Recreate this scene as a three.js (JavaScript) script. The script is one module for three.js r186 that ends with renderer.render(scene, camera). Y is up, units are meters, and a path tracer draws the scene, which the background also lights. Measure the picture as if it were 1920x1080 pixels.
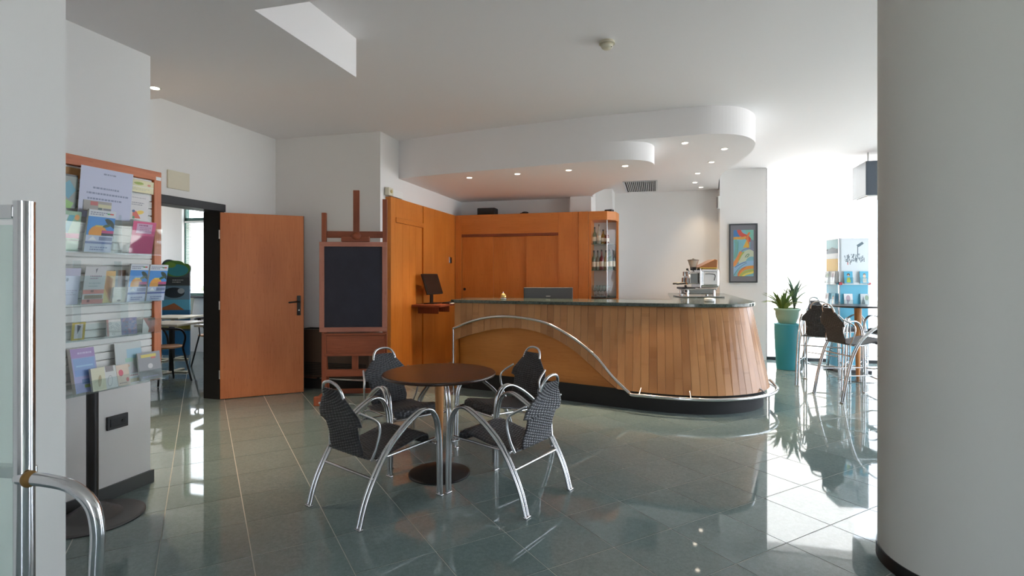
import * as THREE from 'three';
import { RoundedBoxGeometry } from 'three/addons/geometries/RoundedBoxGeometry.js';
import { mergeGeometries } from 'three/addons/utils/BufferGeometryUtils.js';
import { RectAreaLightUniformsLib } from 'three/addons/lights/RectAreaLightUniformsLib.js';

// ---------------------------------------------------------------- camera, sky, sun, exposure
const scene = new THREE.Scene();
const camera = new THREE.PerspectiveCamera(2 * Math.atan(540 / 1006) * 180 / Math.PI, 16 / 9, 0.05, 120);
camera.position.set(0, 1.4, 0);
camera.rotation.set(0, THREE.MathUtils.degToRad(15), 0);
camera.setViewOffset(1920, 1080, 0, 24, 1920, 1080);          // a little lens shift, verticals stay vertical
scene.background = new THREE.Color().setRGB(0.86, 0.95, 1.06);
scene.backgroundIntensity = 5.5;
const sun = new THREE.DirectionalLight(0xfff1dc, 7);
sun.position.set(-10, 26, 14); sun.target.position.set(0, 0, -8);
sun.castShadow = true;
sun.shadow.mapSize.set(2048, 2048);
Object.assign(sun.shadow.camera, { left: -18, right: 18, top: 18, bottom: -18, near: 1, far: 70 });
scene.add(sun, sun.target);
RectAreaLightUniformsLib.init();

const renderer = new THREE.WebGLRenderer({ antialias: true });
renderer.toneMapping = THREE.LinearToneMapping;
renderer.toneMappingExposure = 1.5;
renderer.shadowMap.enabled = true;

// ---------------------------------------------------------------- small tools
let seed = 12345;
const rnd = () => { seed = (seed * 1664525 + 1013904223) >>> 0; return seed / 4294967296; };
const rr = (a, b) => a + (b - a) * rnd();
const V = (x, y, z) => new THREE.Vector3(x, y, z);
const taken = {};
function numbered(n) { const k = taken[n] = (taken[n] ?? -1) + 1; return k ? `${n}_${String(k).padStart(3, '0')}` : n; }
function clean(g) {
  let n = g.index ? g.toNonIndexed() : g;
  for (const k of Object.keys(n.attributes)) if (!['position', 'normal', 'uv'].includes(k)) n.deleteAttribute(k);
  if (!n.attributes.uv) n.setAttribute('uv', new THREE.BufferAttribute(new Float32Array(n.attributes.position.count * 2), 2));
  if (!n.attributes.normal) n.computeVertexNormals();
  n.morphAttributes = {}; n.clearGroups?.();
  return n;
}
const join = (...gs) => { const l = gs.flat(); return l.length === 1 ? l[0] : mergeGeometries(l.map(clean)); };
// uv in metres from the shape itself; the texture's v runs along the given axis
function metric(g, along = 'y', off = [0, 0]) {
  const n = clean(g), p = n.attributes.position, q = n.attributes.normal, uv = n.attributes.uv;
  for (let i = 0; i < p.count; i += 3) {
    let ax = 0, ay = 0, az = 0;
    for (let k = 0; k < 3; k++) { ax += Math.abs(q.getX(i + k)); ay += Math.abs(q.getY(i + k)); az += Math.abs(q.getZ(i + k)); }
    for (let k = i; k < i + 3; k++) {
      const x = p.getX(k), y = p.getY(k), z = p.getZ(k); let u, v;
      if (ay >= ax && ay >= az) { u = x; v = z; if (along === 'x') { u = z; v = x; } }
      else { const hzt = ax > az ? z : x; u = hzt; v = y; if (along === 'x' || along === 'z') { u = y; v = hzt; } }
      uv.setXY(k, u + off[0], v + off[1]);
    }
  }
  return n;
}
function box(w, h, d, x = 0, y = 0, z = 0, r = 0, rot) {
  const g = r ? new RoundedBoxGeometry(w, h, d, 2, Math.min(r, w / 2.01, h / 2.01, d / 2.01)) : new THREE.BoxGeometry(w, h, d);
  if (rot) g.applyMatrix4(new THREE.Matrix4().makeRotationFromEuler(new THREE.Euler(...rot)));
  g.translate(x, y, z); return g;
}
const span = (x0, x1, y0, y1, z0, z1, r = 0) => box(Math.abs(x1 - x0), Math.abs(y1 - y0), Math.abs(z1 - z0), (x0 + x1) / 2, (y0 + y1) / 2, (z0 + z1) / 2, r);
function cyl(r0, r1, h, x = 0, y = 0, z = 0, seg = 24, rot) {   // r0 top, r1 bottom, centred
  const g = new THREE.CylinderGeometry(r0, r1, h, seg);
  if (rot) g.applyMatrix4(new THREE.Matrix4().makeRotationFromEuler(new THREE.Euler(...rot)));
  g.translate(x, y, z); return g;
}
function tube(pts, r, seg = 48, sides = 10, smooth = true, closed = false) {
  const ps = pts.map(p => p.isVector3 ? p : V(...p));
  let c;
  if (smooth) c = new THREE.CatmullRomCurve3(ps, closed, 'centripetal');
  else { c = new THREE.CurvePath(); for (let i = 0; i + 1 < ps.length; i++) c.add(new THREE.LineCurve3(ps[i], ps[i + 1])); }
  const g = [new THREE.TubeGeometry(c, seg, r, sides, closed)];
  if (!closed) for (const e of [ps[0], ps[ps.length - 1]]) { const s = new THREE.SphereGeometry(r, sides, 6); s.translate(e.x, e.y, e.z); g.push(s); }
  return join(g);
}
const rod = (a, b, r, sides = 10) => tube([a, b], r, 1, sides, false);
const lathe = (pts, seg = 32) => new THREE.LatheGeometry(pts.map(p => new THREE.Vector2(...p)), seg);
function slab(pts, y0, y1, bevel = 0, seg = 1) {                  // a plan outline [x, z] raised from y0 to y1
  const s = new THREE.Shape(pts.map(([x, z]) => new THREE.Vector2(x, -z)));
  const g = new THREE.ExtrudeGeometry(s, { depth: y1 - y0 - 2 * bevel, bevelEnabled: bevel > 0, bevelSize: bevel, bevelThickness: bevel, bevelOffset: -bevel, bevelSegments: 2, curveSegments: seg });
  g.rotateX(-Math.PI / 2); g.translate(0, y0 + bevel, 0); return g;
}
const turn = (g, rx, ry, rz, x = 0, y = 0, z = 0) => { g.applyMatrix4(new THREE.Matrix4().makeRotationFromEuler(new THREE.Euler(rx, ry, rz, 'YXZ'))); g.translate(x, y, z); return g; };
function part(name, geo, mat, parent, label) {
  const m = new THREE.Mesh(Array.isArray(geo) ? join(geo) : geo, mat);
  m.name = name; m.castShadow = m.receiveShadow = true;
  if (label) m.userData.label = label;
  parent.add(m); return m;
}
function thing(name, label, category, [x, y, z] = [0, 0, 0], yaw = 0, group) {
  const o = new THREE.Group(); o.name = numbered(name); scene.add(o);
  o.position.set(x, y, z); o.rotation.y = yaw; o.userData = { label, category };
  if (group) o.userData.group = group;
  return o;
}
function single(name, geo, mat, label, category, group) {
  const m = part(numbered(name), geo, mat, scene); m.userData = { label, category };
  if (group) m.userData.group = group;
  return m;
}
function struct(name, geo, mat, label, category) {
  const m = geo ? part(name, geo, mat, scene) : new THREE.Group();
  if (!geo) { m.name = name; scene.add(m); }
  m.userData = { kind: 'structure', label, category }; return m;
}

// ---------------------------------------------------------------- procedural textures
function lattice(n) { const a = new Float32Array(n * n); for (let i = 0; i < a.length; i++) a[i] = rnd(); return a; }
const LN = 256, LA = lattice(LN);
function vn(x, y, px, py) {                                         // value noise that repeats every px, py cells
  const xi = Math.floor(x), yi = Math.floor(y), fx = x - xi, fy = y - yi;
  const sx = fx * fx * (3 - 2 * fx), sy = fy * fy * (3 - 2 * fy);
  const w = (a, b) => LA[(((b % py) + py) % py) % LN * LN + (((a % px) + px) % px) % LN];
  return (w(xi, yi) * (1 - sx) + w(xi + 1, yi) * sx) * (1 - sy) + (w(xi, yi + 1) * (1 - sx) + w(xi + 1, yi + 1) * sx) * sy;
}
function dataTex(n, f, srgb = true) {
  const a = new Uint8Array(n * n * 4);
  for (let j = 0; j < n; j++) for (let i = 0; i < n; i++) {
    const c = f(i / n, j / n), k = (j * n + i) * 4;
    for (let q = 0; q < 3; q++) a[k + q] = Math.max(0, Math.min(255, c[q]));
    a[k + 3] = 255;
  }
  const t = new THREE.DataTexture(a, n, n); t.wrapS = t.wrapT = THREE.RepeatWrapping;
  t.magFilter = THREE.LinearFilter; t.minFilter = THREE.LinearMipmapLinearFilter; t.generateMipmaps = true;
  if (srgb) t.colorSpace = THREE.SRGBColorSpace;
  t.needsUpdate = true; return t;
}
const woodShade = (u, v, ring, streak) => {
  const w = vn(u * 6, v * 2, 6, 2) * 0.5 + vn(u * 14, v * 3, 14, 3) * 0.5;
  const r = 0.5 + 0.5 * Math.sin((u * ring + w * 5) * 6.2832);
  return 0.62 * w + 0.06 * r + 0.32 * vn(u * streak, v * 6, streak, 6);
};
const mixc = (a, b, t) => a.map((x, i) => x + (b[i] - x) * t);
const woodTex = (dark, light, ring = 10, streak = 150) => dataTex(512, (u, v) => {
  const pore = vn(u * 220, v * 14, 220, 14) > 0.86 ? -10 : 0;
  return mixc(dark, light, Math.min(1, Math.max(0, woodShade(u, v, ring, streak) * 1.5 - 0.25))).map(x => x + pore);
});
const S = (o) => new THREE.MeshStandardMaterial(o);
const P = (o) => new THREE.MeshPhysicalMaterial(o);
const plasterBump = dataTex(256, (u, v) => { const k = 128 + 60 * (vn(u * 64, v * 64, 64, 64) - .5) + 60 * (vn(u * 160, v * 160, 160, 160) - .5); return [k, k, k]; }, false);
const M = {
  wall: S({ color: 0xe8e6e4, roughness: 0.88, bumpMap: plasterBump, bumpScale: 0.0006 }),
  ceil: S({ color: 0xf0ecec, roughness: 0.92 }),
  column: S({ color: 0xd6d5cf, roughness: 0.6, bumpMap: plasterBump, bumpScale: 0.0004 }),
  grout: S({ color: 0xb4b7b0, roughness: 0.7 }),
  black: S({ color: 0x17181a, roughness: 0.35 }),
  blackMatt: S({ color: 0x1c1c1e, roughness: 0.7 }),
  darkFrame: S({ color: 0x2b2c2f, roughness: 0.4 }),
  skirting: S({ color: 0x4c4f4f, roughness: 0.3 }),
  chrome: S({ color: 0xd9dadc, roughness: 0.12, metalness: 1 }),
  satin: S({ color: 0xcdced0, roughness: 0.17, metalness: 1 }),
  steel: S({ color: 0xb8b8b6, roughness: 0.2, metalness: 1 }),
  darkMetal: S({ color: 0x3b3a3b, roughness: 0.4, metalness: 0.6 }),
  glass: P({ color: 0xffffff, roughness: 0.0, transmission: 1, thickness: 0, ior: 1.5 }),
  acrylic: P({ color: 0xf4f8f8, roughness: 0.03, transmission: 1, thickness: 0, ior: 1.45 }),
  solidGlass: P({ color: 0xf4fbf8, roughness: 0.02, transmission: 1, thickness: 0.004, ior: 1.45 }),
  wicker: S({ color: 0x3a3b3f, roughness: 0.42 }),
  white: S({ color: 0xe9e9e6, roughness: 0.5 }),
  cream: S({ color: 0xd9d2bd, roughness: 0.5 }),
  granite: S({ roughness: 0.12, map: dataTex(512, (u, v) => { const n = vn(u * 120, v * 120, 120, 120), m = vn(u * 40 + 9, v * 40, 40, 40); return mixc([40, 48, 44], [92, 104, 96], n * .6 + m * .4); }) }),
  cherryDoor: S({ roughness: 0.38, map: woodTex([192, 112, 66], [208, 128, 78], 4) }),
  panelWood: S({ roughness: 0.4, map: woodTex([204, 118, 42], [220, 136, 56], 4) }),
  cabinetWood: S({ roughness: 0.42, map: woodTex([204, 120, 50], [220, 138, 64], 4) }),
  recessWood: S({ roughness: 0.45, map: woodTex([196, 120, 50], [212, 138, 64], 4) }),
  easelWood: S({ roughness: 0.5, map: woodTex([120, 58, 34], [160, 84, 52], 7) }),
  easelPale: S({ roughness: 0.5, map: woodTex([158, 100, 84], [186, 124, 104], 7) }),
  beech: S({ roughness: 0.4, map: woodTex([186, 122, 66], [214, 150, 92], 8) }),
  frameWood: S({ roughness: 0.42, map: woodTex([188, 98, 52], [214, 122, 70], 6) }),
  pale: S({ color: 0xcfc8b4, roughness: 0.4 }),
  teal: S({ color: 0x3a9aa8, roughness: 0.35 }),
  potGreen: S({ color: 0x9fc4ae, roughness: 0.4 }),
};
const plankMap = woodTex([172, 122, 78], [206, 156, 106], 6);
M.planks = [0xfbf5f0, 0xf6eee8, 0xfbf2e8, 0xf0e6dc, 0xf7eae0, 0xebdfd4].map(c => S({ color: c, roughness: 0.34, map: plankMap }));
const tileMap = dataTex(512, (u, v) => {
  const n = vn(u * 200, v * 200, 200, 200), m = vn(u * 70, v * 70, 70, 70), k = vn(u * 8, v * 8, 8, 8);
  return mixc([112, 128, 128], [140, 155, 154], n * .45 + m * .35 + k * .2);
});
M.tiles = [0xffffff, 0xf7f9f9, 0xf1f4f3, 0xfbfbf9].map(c => S({ color: c, roughness: 0.035, map: tileMap }));
// printed paper: small canvases
const lines = (c, x, y, w, n, h, gap, col) => { c.fillStyle = col; for (let i = 0; i < n; i++) { let q = x; while (q < x + w * (i % 2 ? .8 : 1)) { const k = 3 + rnd() * 9; c.fillRect(q, y + i * gap, k, h); q += k + 2.5; } } };
function print(w, h, draw, rough = 0.4) {
  const cv = document.createElement('canvas'); cv.width = w; cv.height = h; const c = cv.getContext('2d');
  draw(c, w, h);
  const t = new THREE.CanvasTexture(cv); t.colorSpace = THREE.SRGBColorSpace;
  return S({ map: t, roughness: rough });
}
const fill = (c, col, x, y, w, h) => { c.fillStyle = col; c.fillRect(x, y, w, h); };
const disc = (c, col, x, y, rx, ry = rx, a = 0) => { c.fillStyle = col; c.beginPath(); c.ellipse(x, y, rx, ry, a, 0, 7); c.fill(); };
const poly = (c, col, pts) => { c.fillStyle = col; c.beginPath(); pts.forEach(([x, y], i) => i ? c.lineTo(x, y) : c.moveTo(x, y)); c.fill(); };
// a flat printed sheet: thin box whose +z face carries the print
function sheetGeo(w, h, t = 0.003) { return box(w, h, t); }
function plainUV(g) { return g; }

// ---------------------------------------------------------------- the room
const HI = 3.17, LO = 2.88, S1 = 2.67, S2 = 2.875;
// floor: polished tiles laid at 45 degrees on a grout bed
{
  const floor = struct('floor', span(-9.8, 6.7, -0.25, -0.0016, -10.05, 2.8), M.grout, 'polished grey-green stone tile floor laid diagonally through the hall', 'floor');
  const A = 0.405, B = 0.418, a0 = 0.215, b0 = 2.965, gap = 0.0055, q = Math.SQRT1_2;
  const clipRect = [[-9.8, 6.7], [-10.0, 2.8]];
  const toXZ = (a, b) => [(a - b) * q, (-a - b) * q];
  function clip(pts) {
    for (const [ax, sign, lim] of [[0, 1, clipRect[0][0]], [0, -1, -clipRect[0][1]], [1, 1, clipRect[1][0]], [1, -1, -clipRect[1][1]]]) {
      const out = [];
      pts.forEach((p, i) => { const n = pts[(i + 1) % pts.length], d0 = sign * p[ax] - lim, d1 = sign * n[ax] - lim;
        if (d0 >= 0) out.push(p);
        if (d0 * d1 < 0) { const t = d0 / (d0 - d1); out.push([p[0] + (n[0] - p[0]) * t, p[1] + (n[1] - p[1]) * t]); } });
      pts = out; if (pts.length < 3) return [];
    }
    return pts;
  }
  const list = [];
  for (let i = -30; i < 34; i++) for (let j = -36; j < 40; j++) {
    const a = a0 + i * A, b = b0 + j * B, [cx, cz] = toXZ(a + A / 2, b + B / 2);
    const c = clip([toXZ(a + gap / 2, b + gap / 2), toXZ(a + A - gap / 2, b + gap / 2), toXZ(a + A - gap / 2, b + B - gap / 2), toXZ(a + gap / 2, b + B - gap / 2)]);
    if (c.length < 3) continue;
    const dx = cx * Math.sin(Math.PI / 12), d = -dx - cz * Math.cos(Math.PI / 12), lat = cx * Math.cos(Math.PI / 12) - cz * Math.sin(Math.PI / 12);
    const ratio = lat / d, whole = c.length === 4 && clipRect[0][0] < cx - .35 && cx + .35 < clipRect[0][1] && clipRect[1][0] < cz - .35 && cz + .35 < clipRect[1][1];
    const seen = whole && d > 2.0 && ratio > -0.86 && ratio < 0.76 && !(cx < -3.35 && cz > -2.9) && !(cx < -4.9 && !(cz < -4.0 && cx > -8.3)) && !(cx > -3.2 && cx < 1.1 && cz < -6.35) && !(cx < -3.27 && cx > -4.8 && cz < -6) && cz > -9.8 && !(cx < -4.9 && ratio > -0.55);
    list.push({ c, cx, cz, d: seen ? Math.hypot(cx, cz) : 1e3, seen });
  }
  list.sort((m, n) => m.d - n.d);
  // one shared shape for whole tiles, with four ways of laying the stone's pattern
  const variants = [0, 1, 2, 3].map(k => metric(turn(box(A - gap, 0.012, B - gap, 0, -0.006, 0), 0, Math.PI / 4, 0), 'y', [k * .27, k * .61]));
  const rest = [];
  list.forEach((t, n) => {
    if (t.seen && n < 300) {
      const m = part('tile', variants[n % 4], M.tiles[(n * 7 + (n >> 2)) % 4], floor); m.position.set(t.cx, 0, t.cz);
    } else rest.push(metric(slab(t.c, -0.012, 0)));
  });
  part('tile_field', join(rest), M.tiles[1], floor).userData.kind = 'stuff';
}
// ceilings
struct('ceiling', span(-4.95, 6.7, HI, HI + 0.3, -10.05, 2.8), M.ceil, 'smooth white plaster ceiling over the hall', 'ceiling');
struct('ceiling_lowered', slab([[-4.95, -3.575], [-2.164, -3.575], [-2.164, -2.52], [6.7, -2.52], [6.7, 2.8], [-4.95, 2.8]], LO, HI), M.ceil, 'lowered white ceiling slab with an upright stepped edge', 'ceiling');
const front1 = [[-3.27, -6.44], [-2.406, -6.262], [-1.743, -6.165], [-1.073, -6.06], [-0.492, -6.0]];
const tail1 = [[-0.25, -6.043], [-0.078, -6.174], [-0.015, -6.386], [-0.058, -6.6], [-0.323, -7.181], [-0.71, -7.944], [-0.95, -8.5], [-1.0, -8.85]];
const tail2 = [[-0.16, -5.985], [0.264, -5.957], [0.572, -5.95], [0.847, -6.068], [1.033, -6.349], [1.1, -6.7], [1.1, -7.1], [1.056, -7.5], [0.989, -7.85], [0.93, -8.4], [1.04, -9.9]];
const smooth2 = (pts, n) => new THREE.CatmullRomCurve3(pts.map(([x, z]) => V(x, 0, z)), false, 'centripetal').getPoints(n).map(p => [p.x, p.z]);
struct('ceiling_soffit_lower', slab([...smooth2([...front1, ...tail1], 90), [-3.27, -8.85]], S1, S2), M.ceil, 'lower curved white soffit with rounded end above the bar', 'ceiling');
struct('ceiling_soffit_upper', slab([...smooth2([...front1, ...tail2], 110), [-3.27, -9.9]], S2, HI), M.ceil, 'upper curved white soffit reaching past the coffee machine', 'ceiling');
struct('ceiling_side_room', span(-9.8, -4.95, 2.85, HI + 0.3, -8.2, -2.7), M.ceil, 'white ceiling of the room behind the open door', 'ceiling');
// walls
struct('wall_left_front', span(-4.95, -2.434, 0, LO, -1.72, 2.8), M.wall, 'plain white wall corner behind the chrome and glass screen', 'wall');
struct('wall_left_pier', span(-4.95, -3.3, 0, LO, -2.871, -1.72), M.wall, 'white pier wall behind the brochure rack', 'wall');
struct('wall_left', join(span(-4.95, -4.78, 0, HI, -5.95, -5.04), span(-4.95, -4.78, 0, HI, -4.02, -3.575), span(-4.95, -4.78, 0, LO, -3.575, -2.871), span(-4.95, -4.78, 2.17, HI, -5.04, -4.02)), M.wall, 'white wall holding the open wooden door', 'wall');
struct('wall_back_left', span(-4.95, -3.27, 0, HI, -6.1, -5.95), M.wall, 'shaded white wall behind the easel', 'wall');
struct('wall_back_return', span(-3.45, -3.27, 0, HI, -9.0, -6.1), M.wall, 'white return wall above the orange wood panelling', 'wall');
struct('wall_back', join(span(-3.45, -1.0, 0, S2, -9.0, -8.8), span(-1.34, -1.0, 0, S2, -8.8, -8.62)), M.wall, 'white back wall and pilaster above the wooden cupboards', 'wall');
struct('wall_back_step', span(-1.0, -0.717, 0, HI, -10.05, -9.3), M.wall, 'narrow white wall step beside the glass display cabinet', 'wall');
struct('wall_back_fill', span(-1.34, -1.0, 0, HI, -10.05, -9.0), M.wall, 'white wall core behind the pilaster', 'wall');
struct('wall_back_niche', span(-0.717, 1.04, 0, S2, -10.05, -9.85), M.wall, 'white niche wall behind the coffee machine', 'wall');
struct('wall_back_pillar', span(1.04, 1.764, 0, HI, -10.05, -9.63), M.wall, 'white pillar wall carrying the framed abstract picture', 'wall');
struct('wall_front', join(span(-2.434, 0.4, 0, HI, 2.6, 2.8), span(1.5, 6.7, 0, HI, 2.6, 2.8), span(0.4, 1.5, 2.3, HI, 2.6, 2.8)), M.wall, 'white entrance wall behind the viewer', 'wall');
struct('wall_right', join(span(6.5, 6.7, 0, HI, -10.05, -9.3), span(6.5, 6.7, 2.75, HI, -9.3, 2.8), span(6.5, 6.7, 0, 2.75, -3.2, 2.8)), M.wall, 'white wall around the long side glazing', 'wall');
struct('wall_side_room', join(span(-9.8, -8.46, 0, 2.85, -8.2, -8.0), span(-8.46, -6.5, 0, 1.02, -8.2, -8.0), span(-6.5, -4.85, 0, 2.85, -8.2, -8.0), span(-8.46, -6.5, 2.72, 2.85, -8.2, -8.0)), M.wall, 'pale wall with blind-covered window in the side room', 'wall');
struct('wall_side_room_end', join(span(-9.8, -9.6, 0, .9, -8.0, -2.7), span(-9.8, -9.6, 2.6, 2.85, -8.0, -2.7), span(-9.8, -9.6, .9, 2.6, -8.0, -7.6), span(-9.8, -9.6, .9, 2.6, -6.8, -2.7), span(-9.6, -4.95, 0, 2.85, -2.871, -2.7), span(-4.95, -4.85, 0, 2.85, -8.0, -6.1)), M.wall, 'pale end wall of the side room', 'wall');
// column
{
  const c = struct('column', cyl(0.38, 0.38, HI, 1.449, HI / 2, -2.997, 96), M.column, 'thick round white column with black base ring', 'column');
  part('base_ring', cyl(0.386, 0.388, 0.06, 1.449, 0.03, -2.997, 96), M.black, c, 'black base ring');
}
// skirting
struct('baseboard_left', join(span(-3.3, -3.285, 0, 0.085, -2.871, -1.72), span(-4.78, -3.285, 0, 0.085, -2.886, -2.871)), M.skirting, 'dark grey skirting along the pier', 'baseboard');
struct('baseboard_back', join(span(-4.78, -3.27, 0, 0.085, -5.95, -5.935), span(-4.78, -4.765, 0, 0.085, -5.93, -5.1)), M.skirting, 'dark skirting behind the fan heater', 'baseboard');
// windows
function glazing(name, label, along, fixed, from, to, y0, y1, n, mat, thick = 0.05) {
  const g = struct(name, null, null, label, 'window');
  const at = (s0, s1, ya, yb, w) => along === 'x' ? span(s0, s1, ya, yb, fixed - w / 2, fixed + w / 2) : span(fixed - w / 2, fixed + w / 2, ya, yb, s0, s1);
  const step = (to - from) / n, fr = [];
  for (let i = 0; i <= n; i++) fr.push(at(from + i * step - (i ? .02 : 0), from + i * step + (i < n ? .02 : 0), y0, y1, thick));
  fr.push(at(from, to, y0, y0 + 0.05, thick), at(from, to, y1 - 0.04, y1, thick));
  part('window_frame', fr, mat, g);
  for (let i = 0; i < n; i++) part('pane', at(from + i * step + .021, from + (i + 1) * step - .021, y0 + 0.05, y1 - .04, 0.006), M.glass, g);
  return g;
}
glazing('window_1', 'tall floor to ceiling window beside the planter', 'x', -9.72, 1.764, 6.5, 0, HI + .04, 2, M.darkFrame);
glazing('window_2', 'long side glazing beyond the round column', 'z', 6.6, -9.3, -3.2, 0, 2.75, 4, M.darkFrame);
glazing('window_3', 'glazed entrance behind the viewer', 'x', 2.7, 0.4, 1.5, 0, 2.3, 1, M.darkFrame);
{
  const green = S({ color: 0x1f5a4c, roughness: .4 });
  const g = glazing('window_4', 'green framed window with slatted blind in the side room', 'x', -8.1, -8.46, -6.5, 1.02, 2.72, 2, green, .08);
  part('transom', span(-8.46, -6.5, 2.4, 2.46, -8.14, -8.06), green, g);
  const sl = []; for (let y = 1.12; y < 2.38; y += 0.024) sl.push(box(1.84, 0.0015, 0.024, -7.48, y, -8.035, 0, [0.75, 0, 0]));
  const b = part('blind', join(sl), S({ color: 0xe8ece6, roughness: .5 }), g, 'white slatted blind'); b.userData.kind = 'stuff';
  part('blind_rail', span(-8.42, -6.54, 2.37, 2.4, -8.055, -8.015), M.white, g);
  part('window_sill', span(-8.5, -6.46, 0.98, 1.02, -8.2, -7.94), M.black, g);
}
glazing('window_5', 'side window on the far wall of the side room', 'z', -9.7, -7.6, -6.8, .9, 2.6, 1, M.darkFrame);
// what stands outside
struct('ground_outside', join(span(-30, 30, -0.4, -0.28, -40, 30), span(1.7, 14, -0.28, -0.02, -13, -10.05)), S({ color: 0xdedbd2, roughness: .9 }), 'pale paving outside the tall window', 'ground');
{
  const w = struct('wall_outside', span(-1.5, 3.95, -0.28, 5.2, -12.75, -12.52), S({ color: 0xd8d6d0, roughness: .9 }), 'white painted brick wall outside the window', 'wall');
  const gs = [];
  for (let r = 0; r < 62; r++) for (let k = 0; k < 21; k++) { const x = -1.5 + k * .262 + (r % 2 ? .131 : 0); gs.push(span(x + .004, Math.min(x + .256, 3.95), -.2 + r * .087, -.2 + r * .087 + .078, -12.53, -12.508 + rnd() * .004)); }
  part('brick_courses', join(gs), S({ color: 0xf0efec, roughness: .85 }), w).userData.kind = 'stuff';
}
{
  const h = thing('house', 'pinkish brick house across the yard seen through the blind', 'house', [-9.4, -0.28, -15]);
  part('wall', box(8, 7, .4, 0, 3.5, 0), S({ color: 0xc79a86, roughness: .9 }), h);
  for (const x of [-2.6, -.2, 2.2]) { const w = part('shutter', box(1.0, 1.6, .08, x, 3.2, .22), S({ color: 0x5d7068, roughness: .7 }), h); part('lintel', box(1.2, .16, .12, x, 4.1, .22), M.cream, w); }
  const bush = thing('garden_shrub', 'leafy green shrub outside the blind-covered window', 'shrub', [-9.6, -0.28, -11.6]);
  const lg = []; for (let i = 0; i < 900; i++) { const a = rr(0, 6.283), e = Math.acos(rr(-.4, 1)), r = rr(.75, 1.05); const g = new THREE.SphereGeometry(.09, 5, 3); g.scale(1, .3, .6); turn(g, rr(-1, 1), rr(0, 6), rr(-1, 1), Math.sin(e) * Math.cos(a) * r * 1.6, 1.25 + Math.cos(e) * r * 1.0, Math.sin(e) * Math.sin(a) * r); lg.push(g); }
  part('foliage', join(lg), S({ color: 0x6f9a45, roughness: .7 }), bush).userData.kind = 'stuff';
  part('stem', cyl(.05, .07, 1.2, 0, .6, 0, 8), M.easelWood, bush);
}
// the open door and its frame
{
  const f = struct('trim_1', null, null, 'black door frame around the side room opening', 'door frame');
  part('jamb', span(-4.97, -4.75, 0, 2.12, -5.06, -4.985, .004), M.blackMatt, f);
  part('jamb', span(-4.97, -4.75, 0, 2.12, -4.075, -4.0, .004), M.black, f);
  part('lintel', span(-4.97, -4.74, 2.12, 2.205, -5.07, -3.99, .004), M.darkFrame, f);
  const d = struct('door_1', null, null, 'plain orange cherry wood door standing wide open', 'door');
  d.position.set(-4.745, 0, -4.985); d.rotation.y = Math.atan2(0.575, 0.66);
  part('leaf', metric(box(0.88, 2.1, 0.042, 0.445, 1.056, 0, .003)), M.cherryDoor, d);
  part('edge_strip', box(0.004, 2.1, 0.044, 0.886, 1.056, 0), M.black, d);
  const h = part('handle', [box(.042, .235, .012, .83, 1.04, .027, .005), cyl(.011, .011, .05, .83, 1.085, .05, 12, [Math.PI / 2, 0, 0]), tube([[.83, 1.085, .07], [.8, 1.086, .074], [.72, 1.08, .07]], .0095, 12, 10)], M.black, d, 'black lever handle');
  part('keyhole', cyl(.009, .009, .006, .83, .985, .034, 12, [Math.PI / 2, 0, 0]), M.steel, h);
  for (const y of [.28, 1.06, 1.86]) part('hinge', cyl(.012, .012, .1, 0, y, .0, 12), M.satin, d);
}
// pale plate above the door
single('wall_plate', span(-4.78, -4.762, 2.285, 2.47, -4.6, -4.34, .003), M.cream, 'square cream cover plate on the wall above the black door frame', 'cover plate');

// orange wood panelling with a flush door
{
  const p = struct('wall_panelling', span(-3.27, -3.225, 0, 2.37, -8.31, -6.09), M.panelWood, 'orange wood wall panelling beside the bar', 'wall');
  const pw = (z0, z1, y0, y1) => metric(span(-3.225, -3.2, y0, y1, z0, z1), 'y', [z0 * .3, 0]);
  part('panel', metric(span(-3.27, -3.195, 0, 2.385, -6.16, -6.08, .003)), M.panelWood, p);
  part('panel', pw(-6.22, -6.163, 0, 2.385), M.panelWood, p);
  part('panel', pw(-7.04, -6.223, 2.14, 2.385), M.panelWood, p);
  part('rail', metric(span(-3.225, -3.19, 2.075, 2.137, -7.06, -6.215, .003), 'z'), M.panelWood, p);
  for (const [z0, z1] of [[-7.46, -7.065], [-7.89, -7.463], [-8.31, -7.893]]) part('panel', pw(z0, z1, 0, 2.385), M.panelWood, p);
  const d = struct('door_2', null, null, 'flush orange board door in the wood panelling', 'door');
  part('leaf', metric(span(-3.227, -3.214, 0.01, 2.07, -7.03, -6.225)), M.panelWood, d);
  for (let i = 0; i < 4; i++) part('board', metric(span(-3.214, -3.207, 0.01, 2.065, -6.228 - i * .2 - .197, -6.228 - i * .2), 'y', [i * .31, i * .2]), M.panelWood, d);
}
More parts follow.
